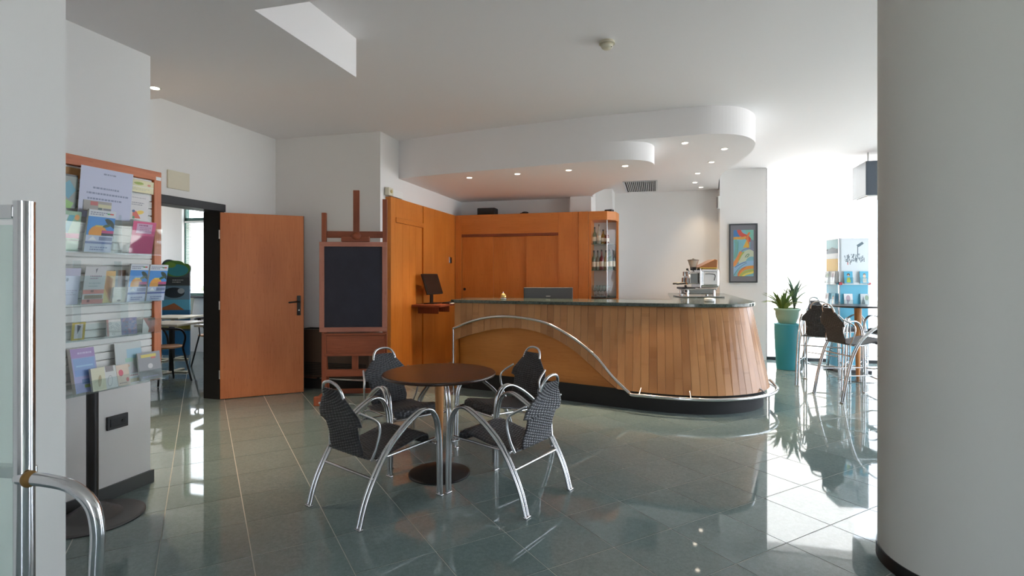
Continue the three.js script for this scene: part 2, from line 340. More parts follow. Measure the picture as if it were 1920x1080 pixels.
// the counter front lines
const base2 = [[-2.42, -6.25], [-1.5, -6.03], [-0.75, -5.825], [-0.05, -5.645], [0.3, -5.62], [0.56, -5.66], [0.84, -5.80], [1.05, -6.0], [1.18, -6.28], [1.21, -6.65], [1.2, -7.1], [1.19, -8.2], [1.18, -9.5]];
const top2 = [[-2.39, -6.205], [-1.5, -6.13], [-0.77, -6.06], [-0.05, -5.995], [0.28, -5.972], [0.5, -5.98], [0.75, -6.05], [0.93, -6.19], [1.02, -6.4], [1.06, -6.7], [1.06, -7.1], [1.06, -8.2], [1.06, -9.5]];
const curve2 = pts => new THREE.CatmullRomCurve3(pts.map(([x, z]) => V(x, 0, z)), false, 'centripetal');
const cB = curve2(base2), cT = curve2(top2), Y0 = 0.2, Y1 = 1.06;
function onFront(t, y, out = 0) {                                   // a point of the leaning counter front, moved outwards by "out"
  const b = cB.getPoint(t), k = cT.getPoint(t), s = (y - Y0) / (Y1 - Y0), p = b.clone().lerp(k, s);
  const tb = cB.getTangent(t).lerp(cT.getTangent(t), s), n = V(-tb.z, 0, tb.x).normalize();
  return V(p.x + n.x * out, y, p.z + n.z * out);
}
function paramAt(x, y) { let a = 0, b = 0.72; for (let i = 0; i < 40; i++) { const m = (a + b) / 2; if (onFront(m, y).x < x) a = m; else b = m; } return a; }
const archPts = [[-2.43, 0.59], [-2.399, 0.604], [-2.15, 0.686], [-1.912, 0.746], [-1.636, 0.778], [-1.373, 0.756], [-1.111, 0.678], [-0.857, 0.546], [-0.652, 0.392], [-0.451, 0.24], [-0.376, 0.194]];
const archC = new THREE.CatmullRomCurve3(archPts.map(([x, y]) => V(x, y, 0)), false, 'centripetal').getPoints(120);
function archY(x) { if (x >= -0.38) return Y0; for (let i = 0; i + 1 < archC.length; i++) if (archC[i + 1].x >= x) { const a = archC[i], b = archC[i + 1]; return a.y + (b.y - a.y) * Math.max(0, (x - a.x) / (b.x - a.x)); } return Y0; }
function hexa(c) {                                                   // eight corners: 0-3 front (ccw from lower left), 4-7 behind them
  const f = [[0, 1, 2, 3], [5, 4, 7, 6], [4, 0, 3, 7], [1, 5, 6, 2], [3, 2, 6, 7], [4, 5, 1, 0]], pos = [];
  for (const [a, b, d, e] of f) for (const k of [a, b, d, a, d, e]) pos.push(c[k].x, c[k].y, c[k].z);
  const g = new THREE.BufferGeometry(); g.setAttribute('position', new THREE.Float32BufferAttribute(pos, 3));
  g.setAttribute('uv', new THREE.BufferAttribute(new Float32Array(pos.length / 3 * 2), 2)); g.computeVertexNormals(); return g;
}
function ribbon(rows) {                                              // rows of points -> smooth sheet
  const n = rows[0].length, pos = [], uv = [], idx = [];
  rows.forEach((r, j) => r.forEach((p, i) => { pos.push(p.x, p.y, p.z); uv.push(p.y, p.x - p.z * .3); if (j + 1 < rows.length && i + 1 < n) { const a = j * n + i; idx.push(a, a + 1, a + n, a + 1, a + n + 1, a + n); } }));
  const g = new THREE.BufferGeometry(); g.setAttribute('position', new THREE.Float32BufferAttribute(pos, 3)); g.setAttribute('uv', new THREE.Float32BufferAttribute(uv, 2)); g.setIndex(idx); g.computeVertexNormals(); return g;
}
{
  const bar = thing('bar_counter', 'curved wooden bar counter of upright planks with an arched recess', 'bar counter');
  const N = 86, len = 0.0;
  for (let i = 0; i < N; i++) {
    const e = 0.0012, u = s => cB.getUtoTmapping(s), t0 = u((i) / N), t1 = u((i + 1) / N);
    const x0 = onFront(t0, .6).x, x1 = onFront(t1, .6).x, ya = t0 < .5 ? archY(x0) : Y0, yb = t1 < .5 ? archY(x1) : Y0;
    const dir = onFront(t1, .6).sub(onFront(t0, .6)).setY(0).normalize().multiplyScalar(e);
    const o = (i * 37 % 5) * 0.0005, c = [onFront(t0, ya, o).add(dir), onFront(t1, yb, o).sub(dir), onFront(t1, Y1, o).sub(dir), onFront(t0, Y1, o).add(dir), onFront(t0, ya, -.022).add(dir), onFront(t1, yb, -.022).sub(dir), onFront(t1, Y1, -.022).sub(dir), onFront(t0, Y1, -.022).add(dir)];
    const g = hexa(c), uv = g.attributes.uv, p = g.attributes.position, off = rnd(), off2 = rnd();
    for (let k = 0; k < p.count; k++) uv.setXY(k, off + ([0, 3, 4, 7].some(q => c[q].x === p.getX(k) && c[q].z === p.getZ(k)) ? 0 : 0.086), p.getY(k) + off2);
    part('plank', g, M.planks[Math.floor(rnd() * 6)], bar);
  }
  const ts = (a, b, n) => Array.from({ length: n + 1 }, (_, i) => a + (b - a) * i / n);
  const tEnd = paramAt(-0.2, .2), tt = ts(0, tEnd, 40);
  part('recess_panel', ribbon([.15, .4, .6, .84].map(y => tt.map(t => onFront(t, y, -.13)))), M.recessWood, bar, 'plain orange wood panel under the arch');
  const ax = ts(-2.41, -0.37, 60);
  part('arch_edge', ribbon([0.0, -.13].map(o => ax.map(x => onFront(paramAt(x, archY(x)), archY(x), o)))), M.planks[3], bar);
  part('backing', ribbon([.2, Y1].map(y => ts(0, 1, 90).map(t => { const yy = t < .5 ? Math.max(y, archY(onFront(t, .6).x) + .004) : y; return onFront(t, yy, -.024); }))), M.recessWood, bar);
  part('kick_plate', join(ribbon([0, .16, .2].map(y => ts(0, 1, 90).map(t => { const p = onFront(t, .2, -.06); p.y = y; return p; })))), M.blackMatt, bar, 'black kick plate');
  const inner = ts(0, 1, 60).map(t => { const p = onFront(t, Y1, -.2); return [p.x, p.z]; });
  part('carcass', slab([...inner, [.25, -9.5], [.25, -6.75], [-2.39, -6.75]], 0.002, Y1), M.recessWood, bar);
  part('end_panel', metric(span(-2.42, -2.395, 0, Y1, -6.75, -6.26)), M.recessWood, bar);
  part('work_shelf', span(-2.39, .24, .72, .75, -7.35, -6.752), M.recessWood, bar);
  for (const x of [-2.36, -1.1, .2]) part('shelf_support', span(x - .012, x + .012, 0, .72, -7.33, -6.752), M.recessWood, bar);
  // chrome rail
  const rp = [[-2.395, 0.748], [-2.149, 0.844], [-1.917, 0.898], [-1.693, 0.914], [-1.466, 0.9], [-1.243, 0.864], [-1.033, 0.782], [-0.819, 0.664], [-0.614, 0.518], [-0.418, 0.322], [-0.248, 0.185]];
  const arch = rp.map(([x, y]) => onFront(paramAt(x, y), y, .045));
  const t0 = paramAt(-.23, .2), low = ts(t0, .78, 40).map(t => { const p = onFront(t, .2, .075); p.y = .18; return p; });
  part('rail', [tube(arch, .017, 90, 12), tube([arch[arch.length - 1], ...low], .017, 110, 12), rod([arch[0].x, 0, arch[0].z], [arch[0].x, arch[0].y, arch[0].z], .013)], M.satin, bar, 'chrome foot rail following the arch');
  for (const t of [t0 + .01, paramAt(.33, .2), .58, .68]) { const a = onFront(t, .2, .075), b = onFront(t, .2, -.02); part('rail_bracket', rod([a.x, .18, a.z], [b.x, .235, b.z], .008), M.satin, bar); }
  part('rail_leg', rod([low[26].x, 0, low[26].z], [low[26].x, .18, low[26].z], .008), M.satin, bar);
  // worktop
  const tp = ts(0, 1, 80).map(t => { const p = onFront(t, Y1, .035); return [p.x, p.z]; });
  single('countertop', metric(slab([[-2.44, -6.19], ...tp, [.2, -9.5], [.2, -6.8], [-2.44, -6.8]], Y1 + .001, 1.1, .006)), M.granite, 'dark green-grey granite worktop of the bar counter', 'countertop');
}
// ---------------------------------------------------------------- wicker chairs and the round table
function weave(path, width, ribs, K, nv, thick) {
  // path: [y, z] points of the side profile (front side faces its left normal); width(v): half width
  const c = new THREE.CatmullRomCurve3(path.map(([y, z]) => V(0, y, z)), false, 'centripetal'), nu = ribs * 4;
  const grid = sgn => { const rows = [];
    for (let j = 0; j <= nv; j++) { const v = j / nv, p = c.getPointAt(v), t = c.getTangentAt(v), n = V(0, t.z, -t.y), hw = width(v), row = [];
      for (let i = 0; i <= nu; i++) { const u = i / nu, k = Math.min(ribs - 1, Math.floor(u * ribs)), edge = Math.min(1, Math.min(u, 1 - u) * 14, Math.min(v, 1 - v) * 30);
        const d = Math.abs(Math.sin(Math.PI * ribs * u)) * (0.5 + 0.5 * Math.sin(2 * Math.PI * K * v + Math.PI * k));
        row.push(V((u * 2 - 1) * hw, p.y, p.z).addScaledVector(n, sgn * (thick * (0.35 + 0.65 * edge) + 0.007 * d))); }
      rows.push(row); }
    return rows; };
  const f = ribbon(grid(1)), b = ribbon(grid(-1).map(r => r.reverse())), A = grid(1), Bk = grid(-1);
  const ring = g => [...g.map(r => r[0]), ...g[g.length - 1].slice(1), ...g.map(r => r[r.length - 1]).reverse().slice(1), ...[...g[0]].reverse().slice(1)];
  return join(f, b, ribbon([ring(A), ring(Bk)]));
}
const lift = (pts, dy) => pts.map(([y, z]) => [y + dy, z]);
const backHalf = v => { const k = [[0, .15], [.12, .165], [.3, .15], [.44, .158], [.475, .168], [.49, .208], [.62, .2], [.75, .155], [.9, .105], [1, .085]]; for (let i = 0; i + 1 < k.length; i++) if (v <= k[i + 1][0]) return k[i][1] + (k[i + 1][1] - k[i][1]) * (v - k[i][0]) / (k[i + 1][0] - k[i][0]); return .085; };
function chairShapes(dy, archSide) {
  const seatPath = lift([[.352, -.2], [.350, -.1], [.36, .02], [.388, .16], [.396, .22], [.384, .252], [.352, .258], [.335, .24]], dy).reverse();
  const backPath = lift([[.35, -.205], [.45, -.225], [.56, -.255], [.66, -.285], [.745, -.31]], dy).reverse();
  const backW = v => backHalf(1 - v);
  const g = { seat: weave(seatPath, v => .2 - .012 * (v < .12 ? 1 - v / .12 : 0), 13, 26, 110, .006), back: weave(backPath, backW, 12, 24, 130, .005) };
  g.arch = s => [.0145, -.0145].map(o => tube(archSide.map(([y, z]) => [s * (.25 + o), y, z]), .0098, 60, 8)).concat([[archSide[0]], [archSide[archSide.length - 1]]].map(([[y, z]]) => box(.05, .012, .026, s * .25, .006, z, .004)));
  g.post = s => [tube([[s * .21, .345 + dy, -.19], [s * .232, .42 + dy, -.17], [s * .242, .52 + dy, -.155], [s * .236, .56 + dy, -.165], [s * .2, .625 + dy, -.262]], .0085, 30, 8)];
  g.handle = [tube([[-.098, .70 + dy, -.297], [-.088, .742 + dy, -.309], [-.062, .775 + dy, -.319], [0, .79 + dy, -.323], [.062, .775 + dy, -.319], [.088, .742 + dy, -.309], [.098, .70 + dy, -.297]], .0095, 40, 8)];
  return g;
}
const archAt = (arch, y, rear) => { const c = rear ? arch : [...arch].reverse(); for (let i = 0; i + 1 < c.length; i++) if (c[i + 1][0] >= y) { const k = (y - c[i][0]) / (c[i + 1][0] - c[i][0]); return c[i][1] + (c[i + 1][1] - c[i][1]) * k; } return 0; };
function buildChair(name, label, category, group, arch, dy, bars) {
  const t = thing(name, label, category, [0, 0, 0], 0, group), g = chairShapes(dy, arch);
  part('seat', g.seat, M.wicker, t, 'black woven seat'); part('backrest', g.back, M.wicker, t, 'black woven backrest');
  for (const s of [-1, 1]) { part('arched_leg', g.arch(s), M.satin, t, 'double chrome tube arch'); part('back_post', g.post(s), M.satin, t); }
  part('handle_loop', g.handle, M.satin, t);
  const zr = archAt(arch, .25 + dy * .9, true), y2 = .335 + dy, z2 = archAt(arch, y2, true), zf = archAt(arch, y2, false);
  part('seat_frame', [rod([-.24, y2, z2 + .012], [.24, y2, z2 + .012], .009), rod([-.24, y2, zf - .02], [.24, y2, zf - .02], .009), rod([-.205, y2, z2], [-.205, y2 + .02, zf], .008), rod([.205, y2, z2], [.205, y2 + .02, zf], .008)], M.satin, t);
  part('stretcher', rod([-.24, .25 + dy * .9, zr], [.24, .25 + dy * .9, zr], .009), M.satin, t);
  bars?.(t);
  return t;
}
const lowArch = [[0, -.305], [.14, -.262], [.28, -.19], [.4, -.105], [.49, 0], [.55, .1], [.572, .165], [.56, .225], [.5, .272], [.38, .295], [.2, .303], [0, .305]];
const chair0 = buildChair('wicker_armchair', 'black woven armchair facing the table, its back to the brochure rack', 'chair', 'woven armchairs around the low round table', lowArch, 0);
function placed(proto, first, [x, z], yaw, label) { const c = first ? proto : proto.clone(); if (!first) { c.name = numbered(proto.name); c.userData = { ...proto.userData }; scene.add(c); } c.position.set(x, 0, z); c.rotation.set(0, yaw, 0); if (label) c.userData.label = label; return c; }
placed(chair0, true, [-1.678, -2.998], 2.728, 'black woven armchair across the table from the bar arch, back towards the chrome glass screen');
placed(chair0, false, [-1.95, -3.885], 0.95, 'black woven armchair at the low round table on the easel side');
placed(chair0, false, [-1.185, -4.19], -0.6, 'black woven armchair between the low round table and the arched recess of the bar');
placed(chair0, false, [-0.913, -3.348], -1.934, 'black woven armchair at the low round table on the side of the round column');
{
  const t = thing('round_table', 'low round table with dark brown top on a tapered wooden leg', 'table', [-1.476, 0, -3.528]);
  part('tabletop', lathe([[0, .69], [.37, .69], [.392, .695], [.398, .704], [.395, .713], [.385, .716], [0, .716]], 72), S({ roughness: .28, map: woodTex([52, 34, 26], [74, 50, 38], 6) }), t, 'dark brown round top');
  part('leg', metric(lathe([[0, .06], [.016, .06], [.022, .2], [.033, .66], [.034, .69], [0, .69]], 28)), M.beech, t, 'tapered beech leg');
  part('base', lathe([[0, .07], [.03, .068], [.08, .055], [.15, .03], [.205, .013], [.216, .008], [.216, 0], [0, 0]], 56), S({ color: 0x2b2a2b, roughness: .45, metalness: .3 }), t, 'black domed base');
}
// ---------------------------------------------------------------- bar stools and high table by the window
const highArch = [[0, -.31], [.3, -.25], [.55, -.175], [.68, -.1], [.77, 0], [.83, .09], [.852, .155], [.84, .215], [.78, .262], [.6, .288], [.3, .3], [0, .305]];
const stool0 = buildChair('bar_stool', '', 'bar stool', 'tall woven stools around the high table', highArch, .285, t => {
  part('footrest', [tube([[-.25, .24, .298], [-.2, .2, .36], [0, .18, .39], [.2, .2, .36], [.25, .24, .298]], .0095, 40, 8), rod([-.25, .3, -.25], [-.25, .3, .3], .007), rod([.25, .3, -.25], [.25, .3, .3], .007)], M.satin, t);
});
placed(stool0, true, [2.42, -8.5], 0.6, 'tall woven stool between the high table and the window, near the planter');
placed(stool0, false, [2.07, -7.66], 2.75, 'tall woven stool at the high table with its back towards the bar end');
placed(stool0, false, [2.183, -6.92], 1.883, 'tall woven stool at the high table standing closest to the round column');
placed(stool0, false, [3.06, -8.117], -1.409, 'tall woven stool behind the high table, in front of the blue leaflet tower');
{
  const t = thing('high_table', 'high round bar table with orange wooden leg beside the window', 'table', [2.609, 0, -8.12]);
  part('tabletop', lathe([[0, .975], [.33, .975], [.35, .983], [.352, .992], [.345, 1.0], [0, 1.0]], 64), S({ color: 0x3a322e, roughness: .3 }), t);
  part('leg', metric(lathe([[0, .05], [.024, .05], [.045, .97], [.046, .975], [0, .975]], 24)), M.beech, t, 'orange wooden leg');
  part('base', lathe([[0, .06], [.03, .058], [.1, .04], [.2, .012], [.215, .007], [.215, 0], [0, 0]], 48), M.steel, t, 'polished steel base');
}
// ---------------------------------------------------------------- planter
{
  const p = thing('tall_planter', 'tall turquoise tapered planter pedestal by the window', 'planter', [1.893, 0, -8.79]);
  part('body', lathe([[0, 0], [.14, 0], [.145, .01], [.165, .3], [.176, .62], [.172, .66], [.178, .665], [.178, .68], [.16, .68], [.158, .66], [0, .65]], 48), M.teal, p);
  const b = thing('planter_bowl', 'pale green plastic bowl pot with leafy plants on the turquoise pedestal', 'plant pot', [1.893, 0.68, -8.79]);
  part('bowl', lathe([[0, 0], [.1, 0], [.12, .012], [.155, .1], [.165, .19], [.182, .2], [.184, .225], [.172, .23], [.165, .21], [.15, .19], [0, .18]], 48), M.potGreen, b);
  part('soil', cyl(.15, .15, .02, 0, .185, 0, 32), S({ color: 0x2b221b, roughness: 1 }), b);
  const leaf = (len, w, bend, fold) => { const rows = []; for (let j = 0; j <= 8; j++) { const v = j / 8, ang = bend * v, q = w * Math.sin(Math.PI * Math.min(1, .12 + v * .88)) * (1 - v * .25); const y = len * v * Math.cos(ang * .6), o = len * v * Math.sin(ang * .6 + .1); rows.push([V(-q, y + fold * q, o), V(0, y, o), V(q, y + fold * q, o)]); } const f = ribbon(rows), bk = ribbon(rows.map(r => r.map(p => V(p.x, p.y - .0015, p.z - .0015)).reverse())); return join(f, bk); };
  const lm = [0x7f9a3e, 0x98ad55, 0x66863a].map(c => P({ color: c, roughness: .5, transmission: .25, thickness: 0 })), am = [0x5f7f68, 0x789279].map(c => P({ color: c, roughness: .6, transmission: .15, thickness: 0 }));
  const shapes = [leaf(.24, .012, 1.2, .5), leaf(.2, .014, 1.9, .5), leaf(.25, .011, .6, .5)], big = [leaf(.36, .022, .5, .7), leaf(.28, .024, 1.1, .7)];
  for (let i = 0; i < 60; i++) { const a = rr(0, 6.283), m = part('leaf', shapes[i % 3], lm[i % 3], b); m.position.set(-.06 + .05 * Math.sin(a), .19, .02 + .05 * Math.cos(a)); m.rotation.set(0, a, 0); m.scale.setScalar(rr(1.0, 1.5)); }
  for (let i = 0; i < 13; i++) { const a = i * 2.4, m = part('leaf', big[i % 2], am[i % 2], b); m.position.set(.1, .19 + i * .012, -.02); m.rotation.set(0, a, 0); m.scale.setScalar(rr(.95, 1.3)); }
}
// ---------------------------------------------------------------- blue leaflet tower
{
  const x = 2.709, z = -8.879, yaw = THREE.MathUtils.degToRad(8.1), a = .4, t = thing('leaflet_tower', 'square light blue tower of holiday leaflets by the window', 'display stand', [x, 0, z], yaw);
  const blue = S({ color: 0x63b9d8, roughness: .4 }), pale = S({ color: 0xdfe6ea, roughness: .4 });
  part('body', span(-a / 2, a / 2, .04, 1.93, -a / 2, a / 2, .004), pale, t);
  part('base', span(-a / 2 - .03, a / 2 + .03, 0, .04, -a / 2 - .03, a / 2 + .03, .004), M.darkMetal, t);
  part('corner_post', span(-a / 2 - .006, -a / 2 + .012, .04, 1.935, a / 2 - .012, a / 2 + .006), M.satin, t);
  const snow = print(160, 200, (c, w, h) => { fill(c, '#dfe8ee', 0, 0, w, h); for (let i = 0; i < 90; i++) fill(c, ['#44535f', '#6b7b88', '#93a3ad'][i % 3], 20 + rnd() * 120, 92 + rnd() * 46, 2 + rnd() * 4, 4 + rnd() * 12); poly(c, '#5f7480', [[95, 40], [130, 18], [140, 30], [108, 52]]); fill(c, '#4d6573', 100, 45, 5, 70); fill(c, '#c0392b', 40, 146, 4, 16); fill(c, '#444', 54, 142, 4, 18); });
  const beach = print(120, 200, (c, w, h) => { fill(c, '#9fd0d8', 0, 0, w, 60); poly(c, '#6d7f8c', [[0, 92], [0, 70], [60, 48], [120, 62], [120, 92]]); fill(c, '#e6ecee', 0, 88, w, 40); fill(c, '#e3b84c', 0, 122, w, 80); });
  const face = (name, w, h, px, py, mat, side, out = .004) => { const m = part(name, box(w, h, .003), mat, t); if (side) { m.rotation.y = -Math.PI / 2; m.position.set(-a / 2 - out, py, px); } else m.position.set(px, py, a / 2 + out); return m; };
  face('poster', a - .05, .46, 0, 1.69, snow, false); face('poster', a - .05, .46, 0, 1.69, beach, true);
  for (const side of [false, true]) { face('blue_panel', a - .03, .66, 0, .96, blue, side, .003); face('blue_panel', a - .03, .5, 0, .33, blue, side, .003); face('pocket_strip', a - .02, .035, 0, 1.28, pale, side, .03); }
  const girl = print(80, 120, (c, w, h) => { fill(c, '#4fb3d6', 0, 0, w, h); disc(c, '#3c3230', 40, 34, 14); disc(c, '#e2b394', 40, 40, 9); poly(c, '#d8c83a', [[22, 112], [30, 62], [52, 62], [60, 112]]); disc(c, '#c9dd55', 40, 96, 18, 14); });
  const family = print(80, 120, (c, w, h) => { fill(c, '#5ab9da', 0, 0, w, h); disc(c, '#7c6a60', 42, 32, 12); disc(c, '#e6cdb6', 42, 50, 14, 18); fill(c, '#efe9df', 26, 70, 34, 44); });
  const port = print(80, 120, (c, w, h) => { fill(c, '#e4e6e8', 0, 0, w, h); disc(c, '#b6a4b0', 38, 48, 20, 34); fill(c, '#8f8aa2', 28, 60, 10, 40); });
  const grey = print(80, 120, (c, w, h) => { fill(c, '#c9d2d6', 0, 0, w, h); poly(c, '#6d7a80', [[0, 120], [26, 20], [44, 120]]); disc(c, '#93ab94', 56, 40, 18, 26); });
  const items = [[-.09, 1.37, girl, false, 'swimmer on blue'], [.12, 1.37, family, false, 'figure in white on blue'], [-.09, 1.05, port, false, 'mauve portrait'], [.13, 1.05, grey, false, 'grey hillside'], [-.1, 1.37, grey, true, 'grey hillside'], [.1, 1.37, port, true, 'mauve portrait'], [-.1, 1.05, port, true, 'mauve portrait'], [.1, 1.05, family, true, 'figure in white on blue']];
  const rows = { '1.37': 'upper', '1.05': 'middle' };
  for (const [px, py, mat, side, what] of items) {
    const m = single('leaflet', box(.115, .17, .008), mat, `${what} leaflet, ${rows[py]} pocket, ${side ? 'beach' : 'ski'} picture side of the blue tower`, 'leaflet', 'leaflets on the blue tower');
    const l = side ? V(-a / 2 - .035, py, px) : V(px, py, a / 2 + .035); l.applyAxisAngle(V(0, 1, 0), yaw); m.position.set(x + l.x, py, z + l.z); m.rotation.order = 'YXZ'; m.rotation.y = yaw + (side ? -Math.PI / 2 : 0); m.rotation.x = -.1;
    const h = part('pocket', box(.135, .1, .002, px, py - .05, a / 2 + .046), M.acrylic, t); if (side) h.geometry.translate(0, 0, 0).rotateY(-Math.PI / 2); 
  }
  for (const s of [-1, 1]) part('arrow_knob', cyl(.022, .022, .008, s * (a / 2 - .01), 1.28, a / 2 + .036, 20, [Math.PI / 2, 0, 0]), S({ color: 0xb02f3c, roughness: .4 }), t);
}
// dark unit hanging from the ceiling near the window
{
  const t = thing('ceiling_unit', 'dark grey box-shaped unit hanging from the ceiling near the window', 'air unit', [2.84, 2.52, -8.53]);
  part('body', span(0, .95, 0, .48, -.55, 0, .012), S({ color: 0x4c5560, roughness: .35 }), t);
  part('underside', span(.04, .91, -.012, 0, -.5, -.04), M.white, t);
  for (const x of [.12, .8]) part('hanger', cyl(.012, .012, HI - 2.52 - .47, x, .48 + (HI - 2.52 - .48) / 2 - .002, -.28, 10), M.white, t);
  part('outlet', span(.42, .6, -.07, -.01, -.3, -.1, .005), M.darkMetal, t);
}
// ---------------------------------------------------------------- cupboards behind the bar
{
  const c = thing('sliding_cupboard', 'tall orange wooden cupboard with three sliding doors behind the bar', 'cupboard');
  const w = M.cabinetWood, zf = -8.31;
  part('side_panel', metric(span(-3.197, -3.09, 0, 2.385, -8.6, zf)), w, c);
  part('side_panel', metric(span(-1.474, -1.16, 0, 2.385, -8.6, zf), 'y', [.3, 0]), w, c);
  part('top_panel', metric(span(-3.088, -1.476, 2.07, 2.385, -8.6, zf), 'x'), w, c);
  part('end_stile', metric(span(-1.157, -1.005, 0, 2.385, -8.6, zf + .012, .004), 'y', [.6, 0]), w, c);
  part('back_panel', metric(span(-3.09, -1.474, 0, 2.07, -8.6, -8.56)), w, c);
  part('track', span(-3.09, -1.474, 2.03, 2.07, -8.4, zf - .012), M.easelWood, c);
  const door = (x0, x1, z, k) => part('door', metric(span(x0, x1, .02, 2.028, z - .022, z, .002), 'y', [k, .2 * k]), w, c);
  const d0 = door(-3.085, -2.55, -8.345, .1); part('finger_pull', cyl(.022, .022, .006, -3.045, 1.17, -8.343, 20, [Math.PI / 2, 0, 0]), M.black, d0, 'round black finger pull');
  door(-2.57, -1.98, -8.372, .5); door(-2.0, -1.48, -8.345, .8);
  const sp = thing('speaker_box', 'small black box lying on top of the sliding cupboard', 'speaker', [-2.68, 2.385, -8.45]);
  part('body', box(.3, .115, .2, 0, .0575, 0, .012), M.blackMatt, sp); part('grille', box(.26, .08, .006, 0, .058, .101, .002), M.black, sp);
  single('cable_coil', join(turn(new THREE.TorusGeometry(.06, .008, 8, 24), Math.PI / 2, 0, 0, -2.05, 2.393, -8.4), turn(new THREE.TorusGeometry(.045, .008, 8, 24), Math.PI / 2 - .1, 0, 0, -2.03, 2.406, -8.4)), M.darkMetal, 'little coil of grey cable on top of the sliding cupboard', 'cable');
}
{
  const g = thing('glass_display_cabinet', 'narrow glass fronted display cabinet of bottles at the cupboard end', 'display cabinet');
  const w = M.cabinetWood, ol = [[-1.0, -8.31], [-.72, -8.31], [-.6, -8.45], [-.57, -8.75], [-1.0, -8.75]];
  part('crown', metric(slab(ol, 2.25, 2.385, .003), 'x'), w, g);
  part('plinth', metric(slab(ol, 0, 1.03, .003)), w, g);
  part('side_panel', metric(span(-1.0, -.965, 1.03, 2.25, -8.75, -8.315)), w, g);
  part('back_panel', span(-.965, -.57, 1.03, 2.25, -8.755, -8.74), S({ color: 0xdedfda, roughness: .3 }), g, 'pale back panel');
  part('end_post', metric(span(-.602, -.572, 1.03, 2.25, -8.74, -8.62)), w, g);
  const inner = [[-.96, -8.325], [-.73, -8.325], [-.62, -8.46], [-.605, -8.735], [-.96, -8.735]];
  for (const y of [1.062, 1.47, 1.875]) part('shelf', slab(inner, y, y + .01), P({ color: 0x9fc4b8, roughness: .05, transmission: .85, thickness: .01 }), g, 'glass shelf');
  const clearPane = P({ color: 0xffffff, roughness: 0, transmission: 1, thickness: 0, ior: 1.2 });
  part('pane', span(-.962, -.725, 1.035, 2.248, -8.318, -8.312), clearPane, g);
  part('pane', turn(box(.175, 1.21, .006), 0, .86, 0, -.662, 1.642, -8.385), clearPane, g);
  part('pane_joint', cyl(.006, .006, 1.21, -.722, 1.642, -8.316, 10), M.satin, g);
  const bottle = (h, r) => lathe([[0, 0], [r, 0], [r, h * .55], [r * .85, h * .64], [r * .36, h * .74], [r * .34, h * .97], [0, h]], 20);
  const glassy = c => P({ color: c, roughness: .05, transmission: .7, thickness: 0 });
  const bs = [[-.92, 1.885, -8.42, .26, .032, 0xb9c9b0, 'pale green', 'top'], [-.85, 1.885, -8.40, .3, .03, 0xe8e4d8, 'clear white', 'top'], [-.79, 1.885, -8.43, .22, .034, 0xc9a13a, 'amber yellow', 'top'], [-.73, 1.885, -8.41, .2, .034, 0xb85a22, 'orange', 'top'],
    [-.93, 1.48, -8.40, .3, .03, 0xa9bfa8, 'grey green', 'middle'], [-.87, 1.48, -8.41, .3, .03, 0xc6cfc2, 'frosted', 'middle'], [-.81, 1.48, -8.40, .31, .032, 0xb04a52, 'red', 'middle'], [-.745, 1.48, -8.42, .3, .032, 0xd8c79a, 'cream labelled', 'middle'], [-.69, 1.48, -8.47, .32, .032, 0x4f9a4a, 'bright green', 'middle'], [-.65, 1.48, -8.58, .33, .033, 0x24301f, 'black green', 'middle']];
  for (const [x, y, z, h, r, col, what, sh] of bs) { const b = thing('bottle', `${what} bottle on the ${sh} glass shelf of the display cabinet`, 'bottle', [x, y, z], 0, 'bottles in the display cabinet'); part('body', bottle(h, r), glassy(col), b); part('cap', cyl(r * .4, r * .4, h * .1, 0, h * .97, 0, 14), M.darkMetal, b); part('paper_label', new THREE.CylinderGeometry(r + .0008, r + .0008, h * .26, 20, 1, true).translate(0, h * .3, 0), M.cream, b); }
  const tumbler = lathe([[0, 0], [.026, 0], [.031, .12], [.029, .12], [.024, .006], [0, .006]], 20);
  const goblet = lathe([[0, 0], [.028, 0], [.028, .003], [.005, .008], [.005, .07], [.02, .085], [.032, .13], [.026, .17], [.024, .17], [.029, .13], [.018, .09], [0, .078]], 20);
  let k = 0;
  for (let i = 0; i < 10; i++) single('drinking_glass', goblet.clone().translate(-.925 + (i % 5) * .05, 1.072, -8.4 - Math.floor(i / 5) * .13 - (i % 2) * .06), M.solidGlass, 'clear stemmed glass on the lowest shelf of the display cabinet', 'glass', 'stemmed glasses in the display cabinet');
  for (let i = 0; i < 5; i++) single('drinking_glass', tumbler.clone().translate(-.93 + i * .065, 1.48, -8.68), M.solidGlass, 'clear tumbler behind the bottles on the middle display shelf', 'glass', 'tumblers behind the bottles in the display cabinet');
  const r = thing('router_box', 'small black box on top of the glass display cabinet', 'electronic box', [-.7, 2.385, -8.46], -.4); part('body', box(.12, .035, .09, 0, .0175, 0, .006), M.black, r); part('foot', box(.1, .006, .07, 0, .003, 0), M.blackMatt, r);
}
// small fittings on the panelling
{
  const e = thing('emergency_light', 'beige and white emergency light box above the orange panelling', 'emergency light', [-3.262, 2.39, -6.2]);
  part('body', box(.05, .085, .3, .027, .05, -.09, .006), M.white, e); part('lamp_head', box(.06, .1, .12, .032, .055, .1, .008), M.cream, e); part('lens', cyl(.022, .022, .01, .066, .058, .1, 18, [0, 0, Math.PI / 2]), S({ color: 0xcab67a, roughness: .3 }), e);
  const s = thing('wall_switch', 'small black switch with grey rim on the orange panelling', 'switch', [-3.2, 1.64, -8.1]);
  part('rim', box(.008, .1, .1, .004, 0, 0, .002), M.satin, s); part('rocker', box(.008, .08, .07, .01, 0, 0, .002), M.black, s);
}
